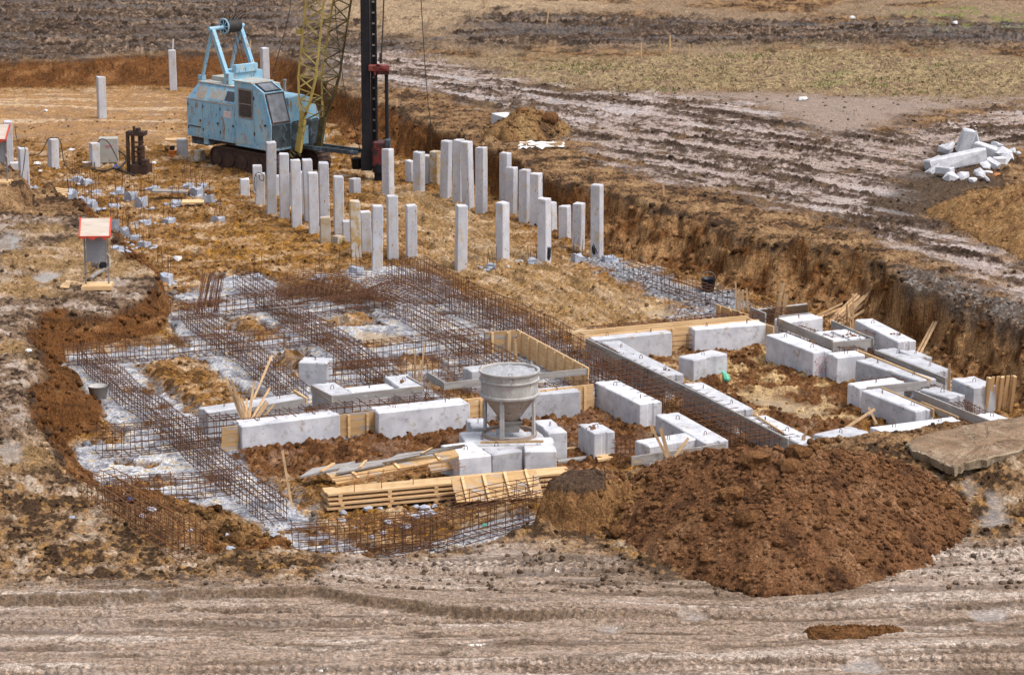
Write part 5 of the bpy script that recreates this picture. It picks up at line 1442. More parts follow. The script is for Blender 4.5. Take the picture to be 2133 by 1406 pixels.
SPOT = ["at the far left between the draped pile and the cables", "above the pallet's right side", "touching the right end of the pallet", "just below the right end of the pallet", "with many bare bars left of the taped stand", "directly behind the roof of the taped stand",
    "topmost of the middle group of broken heads", "square-faced, right of the topmost one of the middle group", "with the broadest face in the middle group", "low and flat at the left of the middle group", "flat, left end of the brown plank", "flat one on the slope above the cart ruts",
    "wide flat one farther right on the same slope", "standing square one right of the taped stand", "with bars right behind the square one by the taped stand", "crumbled one right of the taped stand", "lowest crumbled one right of the taped stand", "small one behind the stand's right post",
    "at the foot of the left platform near the bar bundles", "left of the pallet at the far left", "right end of the brown plank", "at the right end of the yellow plank", "left end of the yellow plank", "with two tall bare bars behind the brown plank", "far right one of the upper field, near the first stubs",
    "behind the third cage line", "at the right of the mesh heap under the ochre-ringed pile", "at the left top of the mesh heap", "with bars at the foot of the pile with the pale lump", "pale one right of the black-daubed tallest pile", "with bars left of the black-daubed pile", "small one in the rutted clay below the notched pile", "dark one among the cables above the pallet", "small one near the tall bare bars"]
for i, ((px, py, s, big), sp) in enumerate(zip(STUMPS, SPOT)):
    p = G(px, py, .05); r = random.Random(i + 900)
    t = thing("broken_pile_head", "crushed concrete pile head " + sp, "pile stump", (p.x, p.y, gz(p.x, p.y) - .02), r.uniform(0, 1.5), "crushed pile heads")
    b = MB()
    w = .15; h = s * (1.25 if big else .8)
    vs = []
    for k, (x, y) in enumerate([(-w, -w), (0, -w), (w, -w), (w, 0), (w, w), (0, w), (-w, w), (-w, 0)]):
        vs += [(x * 1.05, y * 1.05, -.2), (x + r.uniform(-.03, .03), y + r.uniform(-.03, .03), h * r.uniform(.55, 1.1))]
    vs.append((0, 0, h * r.uniform(.5, 1.0)))
    fs = [(2 * k, (2 * k + 2) % 16, (2 * k + 3) % 16, 2 * k + 1) for k in range(8)] + [(2 * k + 1, (2 * k + 3) % 16, 16) for k in range(8)]
    b.add(vs, fs)
    for k in range(11 if s < .25 else 16):
        a = r.uniform(0, 6.28); q = r.uniform(.12, .46)
        b.lump((q * math.cos(a), q * math.sin(a) * 1.2, .02), r.uniform(.03, .085), i * 40 + k, (1.2, 1, .6), .45)
    b.build("stump", M['broken'], t)
    c = MB()
    for (x, y) in [(-.1, -.1), (.1, -.1), (.1, .1), (-.1, .1)]:
        L = r.uniform(.25, .6)
        c.bar((x, y, h * .4), (x + r.uniform(-.08, .08), y + r.uniform(-.08, .08), h + L), .008, 4)
    c.build("bare_bars", M['rebar'], t)
# two tall bare bars and scattered thin bars sticking up
for (px, py, h) in [(386, 392, .9), (398, 390, .95), (1300, 545, .55), (1316, 545, .5), (705, 560, .5), (340, 560, .6), (352, 578, .5), (328, 552, .4)]:
    p = W(px, py, 0)
    b = MB().bar((p.x, p.y, 0), (p.x + random.uniform(-.05, .05), p.y, h + .1), .009, 4)
    tag(b.build("starter_bar", M['rebar']), "single thin bar sticking up out of the clay", "bar", "bars sticking out of the clay")

# ------------------------------------------------------------------ loose stones, rubble and small litter
def chunk(px, py, z, r, lab, seed, mm='broken', sq=(1.2, 1, .7), grp=None, name="concrete_chunk", cat="concrete chunk"):
    p = G(px, py, z)
    b = MB().lump((0, 0, 0), r, seed, sq, .3)
    o = b.build(name, M[mm]); o.location = (p.x, p.y, p.z + r * .25); o.rotation_euler = (0, 0, seed * 1.3)
    return tag(o, lab, cat, grp)
for i, (px, py, r) in enumerate([(709, 1061, .1), (714, 1070, .08), (733, 1057, .06), (766, 1062, .12), (792, 1060, .07), (825, 1053, .1), (866, 1057, .09), (885, 1060, .1), (905, 1056, .07), (713, 1088, .1), (610, 1082, .07), (865, 1080, .12), (895, 1075, .14), (808, 1090, .08), (845, 1098, .1), (800, 1112, .07), (775, 1120, .06), (1009, 1144, .05), (880, 1070, .09), (740, 1100, .05), (850, 1072, .05)]):
    chunk(px, py, .05 if py < 1115 else .3, r, "pale stone chip strewn in front of the timber stack", i + 300, 'broken', grp="stone chips before the timber stack", name="stone_chip", cat="stone")
for i, (px, py, r, z) in enumerate([(150, 1080, .07, .6), (398, 1047, .06, .4), (440, 1060, .05, .4), (470, 1115, .06, .45), (550, 1115, .08, .5), (575, 1118, .1, .5), (480, 1144, .08, .5), (466, 1108, .05, .45), (395, 1108, .09, .45), (315, 1065, .1, .4), (296, 1078, .1, .4), (204, 1046, .04, .5)]):
    chunk(px, py, z, r, "pale stone lying in the mud of the front-left ramp", i + 340, 'broken', grp="stones in the mud of the front-left ramp", name="stone_chip", cat="stone")
RUB = [(1992, 352, 'box', (2.05, .5, .42), 22, -8, "longest broken concrete beam lying across the front of the rubble pile"), (2004, 322, 'box', (.42, .30, .80), 10, 14, "slab standing on end at the back of the rubble pile"),
    (2031, 316, 'box', (.36, .3, .62), -10, -14, "small upright block right of the standing slab"), (2062, 334, 'box', (1.25, .4, .4), -38, 12, "beam sloping down at the right of the rubble pile"),
    (1958, 345, 'lump', .33, 0, 0, "rounded chunk behind the left end of the longest beam"), (2089, 329, 'lump', .29, 0, 0, "boulder-like chunk at the far right of the rubble"), (2053, 352, 'lump', .22, 0, 0, "ochre-stained chunk at the right end of the longest beam"),
    (2040, 366, 'lump', .20, 0, 0, "bluish chunk below the right end of the longest beam"), (1980, 374, 'lump', .25, 0, 0, "chunk in front of the longest beam, left one"), (2006, 373, 'lump', .22, 0, 0, "chunk in front of the longest beam, middle one"), (2026, 378, 'lump', .14, 0, 0, "small square chunk lowest in front of the rubble"),
    (1984, 330, 'lump', .18, 0, 0, "small chunk left of the standing slab"), (2108, 318, 'lump', .16, 0, 0, "white chip right of the boulder-like chunk"), (2120, 322, 'lump', .1, 0, 0, "tiny chip at the right end of the rubble")]
_r = random.Random(77)
for k, (px, py) in enumerate([(1946, 362), (1968, 322), (1976, 312), (2012, 346), (2024, 338), (2046, 318), (2072, 318), (2066, 350), (2080, 344), (2046, 376), (1968, 366), (2094, 342), (2016, 310), (2056, 322)]):
    RUB.append((px, py, 'box', (_r.uniform(.25, .6), _r.uniform(.2, .35), _r.uniform(.12, .3)), _r.uniform(-60, 60), _r.uniform(-35, 35), "one of the small broken slab pieces scattered through the rubble pile"))
RG = "pieces of the rubble pile"
for i, (px, py, kind, dims, rz, tl, lab) in enumerate(RUB):
    zz = 1.5
    p = G(px, py, zz); zz = p.z
    if kind == 'box':
        b = MB(); L, wd, hh = dims
        r = random.Random(i)
        b.box(-L / 2, L / 2, -wd / 2, wd / 2, 0, hh, ch=.03)
        b.v = [(x + r.uniform(-.025, .025), y + r.uniform(-.025, .025), z + r.uniform(-.02, .02)) for x, y, z in b.v]
        o = b.build("concrete_chunk", M['concrete']); o.location = (p.x, p.y, zz + .05); o.rotation_euler = (math.radians(tl * .6), math.radians(tl), math.radians(rz))
        tag(o, lab, "concrete chunk", RG)
    else:
        chunk(px, py, zz, dims, lab, i + 70, 'concrete', (1.1, 1, .85), RG)
t = chunk(2056, 362, 1.55, .16, "crumpled white bag with blue print beside the rubble", 31, 'white', (1.5, .7, .4), None, "plastic_bag", "bag")
t = chunk(2077, 366, 1.6, .13, "crumpled orange and white wrapper right of the rubble", 37, 'orange', (1.5, .8, .4), None, "plastic_wrapper", "wrapper")
chunk(1203, 520, .25, .17, "pale lump of concrete stuck to the foot of a right-hand pile", 77, 'render', (1, 1, 1))
chunk(832, 313, .3, .16, "pale lump in the ochre slope right of the hammer", 78, 'white')
chunk(370, 541, .1, .16, "crumpled white bag on the clay right of the left platform", 79, 'white', (1.4, .8, .5), None, "plastic_bag", "bag")
chunk(1140, 300, 1.3, .12, "white rag on the bank", 81, 'white', (1.6, .9, .4), None, "plastic_rag", "rag")
chunk(1915, 838, .2, .27, "round grey tub-like lump beside the outer grey board", 83, 'broken', (1, 1, .9))
for i, (px, py, z, r, lab) in enumerate([(95, 232, .05, .1, "small white litter scrap on the scraped ground"), (78, 342, .05, .12, "white stone left of the draped pile"), (83, 358, .05, .08, "small pale pebble below the draped pile"), (150, 315, .05, .12, "pale chip between the draped pile and the cabinet"), (321, 341, .1, .1, "pale chip right of the rusty hammer"), (60, 732, .85, .08, "white chip on the left bank"), (1775, 40, 1.6, .16, "white litter far out in the field"), (1988, 50, 1.6, .14, "pale litter on the green patch of the field"), (1672, 210, 1.5, .2, "tuft-like pale lump on the bare clay patch")]):
    chunk(px, py, z, r, lab, i + 500, 'white', (1.2, 1, .6), None, "litter", "litter")
# white plastic sheet on the bank
p0 = W(1128, 306, 1.3); b = MB(); r = random.Random(4); N = 9
for i in range(N):
    for j in range(N):
        u, v = i / (N - 1) - .5, j / (N - 1) - .5
        b.v.append((u * 1.5 + r.uniform(-.06, .06), v * 1.3 + r.uniform(-.06, .06), .02 + r.uniform(0, .16) * (1 - abs(u))))
b.f = [(i * N + j, (i + 1) * N + j, (i + 1) * N + j + 1, i * N + j + 1) for i in range(N - 1) for j in range(N - 1) if r.random() > .12]
tag(b.build("plastic_sheet", M['white'], loc=G(1128, 306, 1.3)), "torn white plastic sheet lying on the bank below the small heap", "plastic sheet")
# green plastic wrap
pts = [W(*q) for q in [(1484, 766, .12), (1494, 770, .14), (1503, 776, .10), (1512, 782, .10), (1518, 792, .04)]]
b = MB()
for k in range(4):
    b.tube([q + Vector((random.gauss(0, .03), random.gauss(0, .04), random.uniform(0, .05))) for q in pts], .05, 6)
tag(b.build("plastic_wrap", M['green'], smooth=True), "twisted green plastic wrap on the soil beside the loose block", "plastic wrap")
chunk(1155, 760, .25, .06, "small red rag by the plank wall behind the hopper", 41, 'red', (1.6, 1, .7), None, "rag", "rag")
chunk(1009, 1096, .25, .05, "small green scrap in the front cage", 42, 'green', (1, 1, 1.2), None, "plastic_scrap", "litter")
chunk(271, 1044, .65, .07, "blue scrap hanging in the orange loose cage", 43, 'blue_plastic', (1, .8, 1.4), None, "plastic_scrap", "litter")
# slab of old crust at the right
z_s = 1.42
outl = [(1886, 922), (1920, 905), (1990, 888), (2060, 876), (2200, 858), (2330, 880), (2300, 905), (2200, 920), (2133, 934), (2075, 950), (2010, 962), (1988, 972), (1960, 962), (1930, 945), (1900, 936)]
pts = [W(*q, z_s) for q in outl]
o0 = pts[0].copy()
fine = []
r = random.Random(5)
for i, p in enumerate(pts):
    q = pts[(i + 1) % len(pts)]
    for k in range(6):
        fine.append(p.lerp(q, k / 6) - o0 + Vector((r.uniform(-.03, .03), r.uniform(-.05, .05), 0)))
b = MB(); n = len(fine)
for z, e in ((-.20, .05), (-.03, 0), (0, .04)):
    c0 = sum(fine, Vector()) / n
    for p in fine:
        q = p + (c0 - p).normalized() * e
        b.v.append((q.x, q.y, z + r.uniform(-.012, .012)))
c0 = sum(fine, Vector()) / n
for sc_ in (.86, .66, .44, .2):
    for p in fine:
        q = c0 + (p - c0) * sc_
        b.v.append((q.x, q.y, .01 + r.uniform(-.02, .035)))
b.f = [tuple(range(6 * n, 7 * n))] + [(k * n + i, k * n + (i + 1) % n, (k + 1) * n + (i + 1) % n, (k + 1) * n + i) for k in range(6) for i in range(n)]
slab = b.build("broken_slab", M['render'], loc=o0)
slab.data.materials.append(M['crust'])
for pf in slab.data.polygons:
    if pf.index >= 2 * n + 1 or pf.index == 0: pf.material_index = 1
tag(slab, "broken concrete slab under a crust of mud at the right edge of the pit", "slab")
zz_, cc_, ww_ = None, None, None

# ------------------------------------------------------------------ buckets, tubs, pallets
def bucket(px, py, z, R, H, mm, lab, tilt=0, handle=True, name="bucket", full=None):
    p = W(px, py, z)
    t = thing(name, lab, "bucket", (p.x, p.y, z))
    MB().lathe([(R * .05, 0.005), (R * .8, 0), (R, H), (R * 1.06, H), (R * 1.06, H - .03), (R * 1.0, H - .03)][:4] + [(R * .94, H), (R * .76, .03), (0.01, .03)], 20).build("shell", M[mm], t, smooth=True)
    if handle:
        MB().tube([(R * math.cos(a), 0, H + R * .9 * math.sin(a)) for a in np.linspace(0, math.pi, 10)], .008, 5).build("handle", M['steel'], t)
    if full: MB().lathe([(0.01, H * .7), (R * .9, H * .68)], 20).build("contents", M[full], t)
    t.rotation_euler.x = tilt
    return t
bucket(743, 352, .35, .19, .36, 'black_plastic', "black bucket hanging low beside the mast foot")
t = bucket(1475, 606, .05, .20, .36, 'black_plastic', "black bucket standing at the end of the light cage on gravel")
bucket(205, 827, .05, .24, .28, 'hopper', "white cement-crusted tub by the long left cage", handle=False, name="mortar_tub", full='wet_concrete')
bucket(181, 350, .0, .15, .20, 'white', "small white bucket left of the grey cabinet", handle=False)
def pallet(lab, M4, name="pallet"):
    t = thing(name, lab, "pallet")
    t.matrix_world = M4
    for k in range(6): MB().box(-.6, .6, -.4 + k * .15, -.4 + k * .15 + .10, .10, .122).build("deck_board", M['wood'], t)
    for y in (-.38, 0, .38):
        MB().box(-.6, .6, y - .04, y + .04, 0, .098).build("bearer", M['wood'], t)
    return t
p = W(110, 408, .12)
pallet("broken pallet lying flat among the pile heads at the far left", Matrix.Translation(p) @ Matrix.Rotation(math.radians(-35), 4, 'Z') @ Matrix.Rotation(math.radians(8), 4, 'X'))
p = W(2083, 860, .02)
pallet("upright pallet leaning on the rightmost block", Matrix.Translation((p.x, p.y, .40)) @ Matrix.Scale(.82, 4) @ Matrix.Rotation(math.radians(14), 4, 'Z') @ Matrix.Rotation(math.radians(-78), 4, 'X') @ Matrix.Rotation(math.radians(90), 4, 'Z'))

# ------------------------------------------------------------------ concrete hopper
p = W(1061, 905, .59)
t = thing("concrete_hopper", "cement-crusted concrete skip full of fresh concrete, standing on the block platform", "concrete hopper", (p.x, p.y, .585), math.radians(12))
MB().lathe([(.56, .0), (.60, .0), (.60, .07), (.56, .07), (.56, 0)], 40).build("base_ring", M['hopper_rust'], t)
dr = MB().lathe([(.60, .92), (.635, .92), (.65, .90), (.66, .93), (.66, .955), (.625, .965), (.62, 1.24), (.655, 1.25), (.655, 1.275), (.625, 1.285), (.63, 1.42), (.665, 1.43), (.665, 1.465), (.625, 1.47), (.605, 1.455), (.60, .95)], 44).build("drum", M['hopper'], t, smooth=False)
MB().lathe([(.60, .93), (.585, .88), (.20, .34), (.18, .30)], 32).build("cone", M['hopper_rust'], t, smooth=True)
b = MB()
b.add([(-.22, -.22, .34), (.22, -.22, .34), (.22, .22, .34), (-.22, .22, .34), (-.17, -.20, .10), (.17, -.20, .10), (.17, .17, .10), (-.17, .17, .10)], [(0, 1, 5, 4), (1, 2, 6, 5), (2, 3, 7, 6), (3, 0, 4, 7)])
b.box(-.24, .24, -.24, -.225, .30, .36).box(-.24, .24, .225, .24, .30, .36).box(-.24, -.225, -.22, .22, .30, .36).box(.225, .24, -.22, .22, .30, .36)
b.build("outlet_gate", M['steel'], t)
for k, a in enumerate((-118, -35, 62, 145)):
    a = math.radians(a); c, s = math.cos(a), math.sin(a)
    m = MB(); m.plank((.575 * c, .575 * s, .05), (.565 * c, .565 * s, .93), .09, .05, (c, s, 0))
    m.build("leg", M['hopper'], t)
g = np.linspace(0, 2 * math.pi, 29)[:-1]
b = MB(); r = random.Random(8)
rings = [(.605, 1.40), (.5, 1.42), (.36, 1.44), (.2, 1.46), (.08, 1.47)]
for R_, z in rings:
    for a in g: b.v.append((R_ * math.cos(a), R_ * math.sin(a), z + r.uniform(-.03, .035)))
n = len(g)
b.f = [(i * n + k, i * n + (k + 1) % n, (i + 1) * n + (k + 1) % n, (i + 1) * n + k) for i in range(4) for k in range(n)] + [tuple(range(4 * n, 5 * n))]
b.build("concrete_fill", M['wet_concrete'], t, smooth=True)
for a in (-100, 30, 160):
    a = math.radians(a)
    MB().tube([(.63 * math.cos(a) - .045 * math.sin(a) * math.cos(q), .63 * math.sin(a) + .045 * math.cos(a) * math.cos(q), 1.46 + .07 * math.sin(q)) for q in np.linspace(0, math.pi, 8)], .011, 5).build("lifting_eye", M['hopper'], t)
# worn red paint strokes on the drum
b = MB(); r = random.Random(2)
for k in range(26):
    a = math.radians(-120 + k * 1.9 + r.uniform(-1, 1)); z = 1.20 + r.uniform(-.10, .035)
    if k > 12 and z < 1.17: continue
    da = .02
    R_ = .6255
    P = [(R_ * math.cos(a), R_ * math.sin(a), z), (R_ * math.cos(a + da), R_ * math.sin(a + da), z + .004), (R_ * math.cos(a + da), R_ * math.sin(a + da), z + .014), (R_ * math.cos(a), R_ * math.sin(a), z + .012)]
    b.add(P, [(0, 1, 2, 3)])
b.build("red_marking", M['red_ink'], t)

# ------------------------------------------------------------------ taped switch-box stands
def stand(lab, loc, rz):
    t = thing("switchboard_stand", lab, "switchboard stand", loc, rz)
    for s in (-1, 1):
        MB().box(s * .30 - .025, s * .30 + .025, -.02, .02, .08, 1.5).build("post", M['steel'], t)
    MB().box(-.262, .262, .0, .03, .70, 1.48).build("back_board", M['board_grey'], t)
    b = MB(); b.slab4([(-.38, -.32, 1.44), (.38, -.32, 1.44), (.38, .16, 1.84), (-.38, .16, 1.84)], .03)
    b.build("roof_sheet", M['pale_wood'], t)
    b = MB(); e = .03
    for s in (-1, 1):
        b.slab4([(s * .395 - .02, -.33, 1.445), (s * .395 + .02, -.33, 1.445), (s * .395 + .02, .17, 1.862), (s * .395 - .02, .17, 1.862)], .05)
    rr = random.Random(3)
    for k in range(14):
        x = -.38 + k * .055; d = rr.uniform(.03, .10) if k not in (2, 3, 8, 9) else .02
        b.box(x, x + .055, -.345, -.33, 1.44 - d, 1.46)
    b.build("red_tape", M['red'], t)
    b = MB().box(-.40, .40, -.30, -.17, 0, .09).box(-.40, .40, -.06, .07, 0, .09).box(-.40, .40, .16, .30, 0, .09).box(-.38, .38, -.28, .28, .092, .115)
    b.build("base_pallet", M['wood'], t)
    MB().tube([(.05, -.03, .70), (.0, -.08, .55), (-.15, -.12, .45), (-.34, -.15, .40)], .012, 5).build("cable", M['cable'], t)
    MB().tube([(.28, -.04, .95), (.36, -.05, .85), (.36, -.03, .6), (.25, -.03, .5)], .008, 5).build("white_cable", M['white'], t)
    return t
p = G(203, 600, .83)
stand("stand with a pale slanted roof edged in red tape, on the muddy left platform", p, math.radians(3))
p = G(-4, 384, 1.3)
stand("stand with red tape under its roof, cut by the left picture edge", p, math.radians(-8))
p = G(207, 562, .83)
t = thing("vibrator_motor", "grey motor lying behind the right post of the taped stand", "motor", (p.x, p.y, p.z + .16), math.radians(40))
MB().prism([(math.cos(a) * .17, math.sin(a) * .17) for a in np.linspace(0, 2 * math.pi, 19)[:-1]], -.16, .16).build("housing", M['steel'], t)
MB().prism([(math.cos(a) * .10, math.sin(a) * .10) for a in np.linspace(0, 2 * math.pi, 13)[:-1]], -.24, -.162).build("end_cap", M['black'], t)
a, b_ = G(186, 583, .9) + Vector((0, 0, .08)), G(218, 570, .95) + Vector((0, 0, .10))
t = tag(MB().tube([a, a + Vector((.05, 0, -.03)), a.lerp(b_, .5), b_], .06, 10).build("grey_hose", M['steel'], smooth=True), "thick grey hose leaning inside the taped stand", "hose")

# ------------------------------------------------------------------ old hammer, cabinet, cables at the far left
p = W(287, 360, 0)
t = thing("old_pile_hammer", "rusty dark pile hammer standing on its foot at the far left", "pile hammer", (p.x, p.y, gz(p.x, p.y) - .05), math.radians(-12))
for x in (-.30, -.12): MB().box(x - .05, x + .05, -.12, -.02, 0, 1.5).build("guide_rail", M['rust'], t)
MB().lathe([(.13, .25), (.13, 1.0), (.09, 1.02), (.09, 1.45)], 14, (.12, .05), True).build("cylinder", M['rust'], t)
MB().box(-.34, .30, -.14, .22, 1.36, 1.50).box(.0, .12, -.1, .1, 1.50, 1.62).box(-.1, -.04, -.1, .0, 1.5, 1.68).build("head_block", M['rust'], t)
MB().box(-.2, .42, -.2, .3, .02, .38).box(.2, .4, -.22, .1, .38, .55).build("foot_block", M['rust'], t)
b = MB()
for z in (.45, .62, .80, .95, 1.12): b.box(-.06, .30, -.16, -.12, z, z + .05)
b.build("clamps", M['rust'], t)
p = W(227, 346, 0)
t = thing("steel_cabinet", "grey steel cabinet with red marks leaning on a pile, cables over it", "cabinet", (p.x, p.y, gz(p.x, p.y)), math.radians(6))
MB().box(-.33, .33, 0, .42, 0, .86, ch=.02).build("case", M['cabinet'], t)
b = MB()
for (x0, z0, x1, z1) in [(-.12, .62, -.04, .62), (-.04, .62, -.04, .54), (-.10, .54, -.04, .54), (.0, .54, .0, .64), (.0, .59, .05, .59), (.05, .54, .05, .64), (.09, .64, .12, .58), (.15, .64, .11, .52)]:
    b.bar((x0, -.004, z0), (x1, -.004, z1), .009, 4)
b.build("red_mark", M['red_ink'], t)
def cable(pts, lab, r=.02, mm='cable'):
    P = [Vector(q) for q in pts]; out = []
    for i in range(len(P) - 1):
        p0, p1, p2, p3 = P[max(i - 1, 0)], P[i], P[i + 1], P[min(i + 2, len(P) - 1)]
        for k in range(6):
            s = k / 6
            out.append(.5 * ((2 * p1) + (-p0 + p2) * s + (2 * p0 - 5 * p1 + 4 * p2 - p3) * s * s + (-p0 + 3 * p1 - 3 * p2 + p3) * s ** 3))
    out.append(P[-1])
    return tag(MB().tube(out, r, 5).build("cable", M[mm], smooth=True), lab, "cable")
Yp = W(111, 355, 0).y
cable([W(62, 325, .3), RY(85, 318, Yp), RY(97, 296, Yp - .05), RY(104, 288, Yp - .05), RY(122, 289, Yp - .05), RY(128, 305, Yp - .1), RY(134, 340, Yp - .15), W(148, 356, .05), W(165, 362, .05)], "black cable draped over the pile left of the cabinet", .017)
Yc = W(227, 346, 0).y - .1
cable([W(198, 352, .05), RY(197, 330, Yc), RY(203, 300, Yc), RY(212, 290, Yc), RY(225, 296, Yc), RY(238, 318, Yc), RY(246, 335, Yc)], "black cable looped over the grey cabinet", .017)
cable([W(190, 352, .05), W(215, 356, .06), W(235, 352, .08), W(260, 358, .06), W(280, 366, .05)], "cables lying on the ground before the grey cabinet", .03)
cable([W(247, 315, .6), W(258, 322, .5), W(262, 335, .3), W(250, 350, .2), W(242, 352, .1)], "bunched cables between cabinet and rusty hammer", .03)
cable([W(236, 350, .12), W(242, 344, .18), W(248, 350, .1), W(254, 346, .1)], "blue hose at the cabinet's foot", .03, 'blue_plastic')
cable([W(0, 332, 1.4), W(8, 345, 1.4), W(20, 358, 1.35), W(28, 366, 1.3)], "black hoses at the foot of the stand cut by the picture edge", .05)
cable([W(-5, 368, 1.3), W(15, 364, 1.32), W(35, 362, 1.3), W(30, 372, 1.3), W(0, 378, 1.28)], "coil of dark cables on the small earth bank at the left edge", .035)
Yq = W(51, 384, 0).y - .2
cable([RY(31, 262, Yq + 1), RY(34, 285, Yq + .6), RY(42, 305, Yq), RY(52, 309, Yq), RY(50, 340, Yq), RY(45, 372, Yq)], "cable running down the face of the left-hand leaning pile", .015)
Yl = W(540, 427, 0).y - .15
cable([RY(531, 398, Yl), RY(530, 372, Yl), RY(536, 361, Yl), RY(548, 364, Yl), RY(549, 376, Yl), RY(541, 374, Yl), RY(540, 364, Yl)], "loop of black cable hung on a low pile below the machine", .014)
t = thing("orange_jack", "small orange jack-like device beside the pile under the machine's tail", "jack", W(359, 328, .02), 0)
MB().lathe([(.13, 0), (.15, .08), (.11, .10), (.13, .16), (.14, .24), (.10, .26)], 14, (0, 0), True).build("body", M['orange'], t)
MB().lathe([(.09, .26), (.09, .40)], 12, (0, 0), True).build("cap", M['black'], t)

# ------------------------------------------------------------------ pile driver on a crawler excavator base
YAW = math.radians(-45)
pc = W(566, 313, .95)
fw = Vector((math.cos(YAW), math.sin(YAW), 0)); lf = Vector((-math.sin(YAW), math.cos(YAW), 0))
org = pc + lf * 1.35
mc = thing("pile_driver", "faded blue crawler pile driver with yellow lattice boom and black mast", "pile driver", (org.x, org.y, 0), YAW)
ML = Matrix.Translation((org.x, org.y, 0)) @ Matrix.Rotation(YAW, 4, 'Z'); MI = ML.inverted()
def prism_x(prof, x0, x1):
    """profile (y,z) extruded along x"""
    b = MB(); n = len(prof)
    vs = [(x, y, z) for x in (x0, x1) for y, z in prof]
    return b.add(vs, [tuple(range(n - 1, -1, -1)), tuple(range(n, 2 * n))] + [(i, (i + 1) % n, n + (i + 1) % n, n + i) for i in range(n)])
# machinery house
b = MB()
X0, X1, Yh = -4.5, -1.86, 1.35
Yf = .90
lo = [(X0, -Yh), (X1, -Yh), (X1, Yf), (X0, Yf)]; up = [(X0 + .36, -Yh + .26), (X1, -Yh + .26), (X1, Yf - .26), (X0 + .36, Yf - .26)]
vs = [(x, y, .95) for x, y in lo] + [(x, y, 2.25) for x, y in lo] + [(x, y, 2.80) for x, y in up]
b.add(vs, [(3, 2, 1, 0), (0, 1, 5, 4), (1, 2, 6, 5), (2, 3, 7, 6), (3, 0, 4, 7), (4, 5, 9, 8), (5, 6, 10, 9), (6, 7, 11, 10), (7, 4, 8, 11)])
house = b.build("engine_house", M['blue'], mc)
MB().add([(X0 + .34, -Yh + .24, 2.803), (X1, -Yh + .24, 2.803), (X1, Yf - .24, 2.803), (X0 + .34, Yf - .24, 2.803), (X0 + .34, -Yh + .24, 2.85), (X1, -Yh + .24, 2.85), (X1, Yf - .24, 2.85), (X0 + .34, Yf - .24, 2.85)],
         [(3, 2, 1, 0), (4, 5, 6, 7), (0, 1, 5, 4), (1, 2, 6, 5), (2, 3, 7, 6), (3, 0, 4, 7)]).build("house_roof", M['blue_roof'], mc)
MB().box(X0 - .02, X1, -Yh - .02, -Yh - .001, 2.22, 2.27).box(X0 - .02, X0 - .001, -Yh, Yf, 2.22, 2.27).build("belt_rail", M['blue_roof'], mc)
for (x0, x1) in ((-4.42, -3.66), (-3.62, -2.72), (-2.68, -1.90)):
    d = MB().box(x0, x1, -Yh - .014, -Yh - .001, 1.02, 2.20).build("side_door", M['blue'], mc)
    MB().box(x1 - .12, x1 - .06, -Yh - .035, -Yh - .015, 1.5, 1.58).build("handle", M['rust'], d)
    for z in (1.2, 2.0): MB().box(x0 + .0, x0 + .03, -Yh - .03, -Yh - .015, z, z + .1).build("hinge", M['rust'], d)
MB().box(-4.35, -3.72, -Yh - .045, -Yh - .016, 1.30, 1.33).build("grab_rail", M['rust'], mc)
def on_slope(x, t_, off):     # point on the sloping upper side wall
    y = -Yh + .26 * t_; z = 2.25 + .55 * t_
    n = Vector((0, -.55, .26)).normalized()
    return Vector((x, y, z)) + n * off
def slope_quad(x0, x1, t0, t1, off, thk, mm, name, par):
    b = MB(); P = [on_slope(x0, t0, off), on_slope(x1, t0, off), on_slope(x1, t1, off), on_slope(x0, t1, off)]
    b.slab4(P, thk); return b.build(name, M[mm], par)
w_ = slope_quad(-3.42, -1.90, .08, .86, .018, .016, 'blue', "upper_window", mc)
slope_quad(-3.34, -2.55, .18, .76, .024, .005, 'blue_roof', "shutter", w_)
slope_quad(-2.48, -1.98, .18, .76, .024, .005, 'glass_dark', "pane", w_)
slope_quad(-4.05, -3.52, .1, .8, .012, .01, 'blue_roof', "upper_panel", mc)
pl = MB().box(-2.48, -2.10, -Yh - .02, -Yh - .0145, 1.80, 2.02).build("sign_plate", M['white'], mc)
b = MB(); r = random.Random(6)
for k in range(3):
    x = -2.45
    while x < -2.14:
        w = r.uniform(.02, .06); b.box(x, x + w, -Yh - .0225, -Yh - .0205, 1.96 - k * .06, 1.975 - k * .06); x += w + .02
b.build("lettering", M['red_ink'], pl)
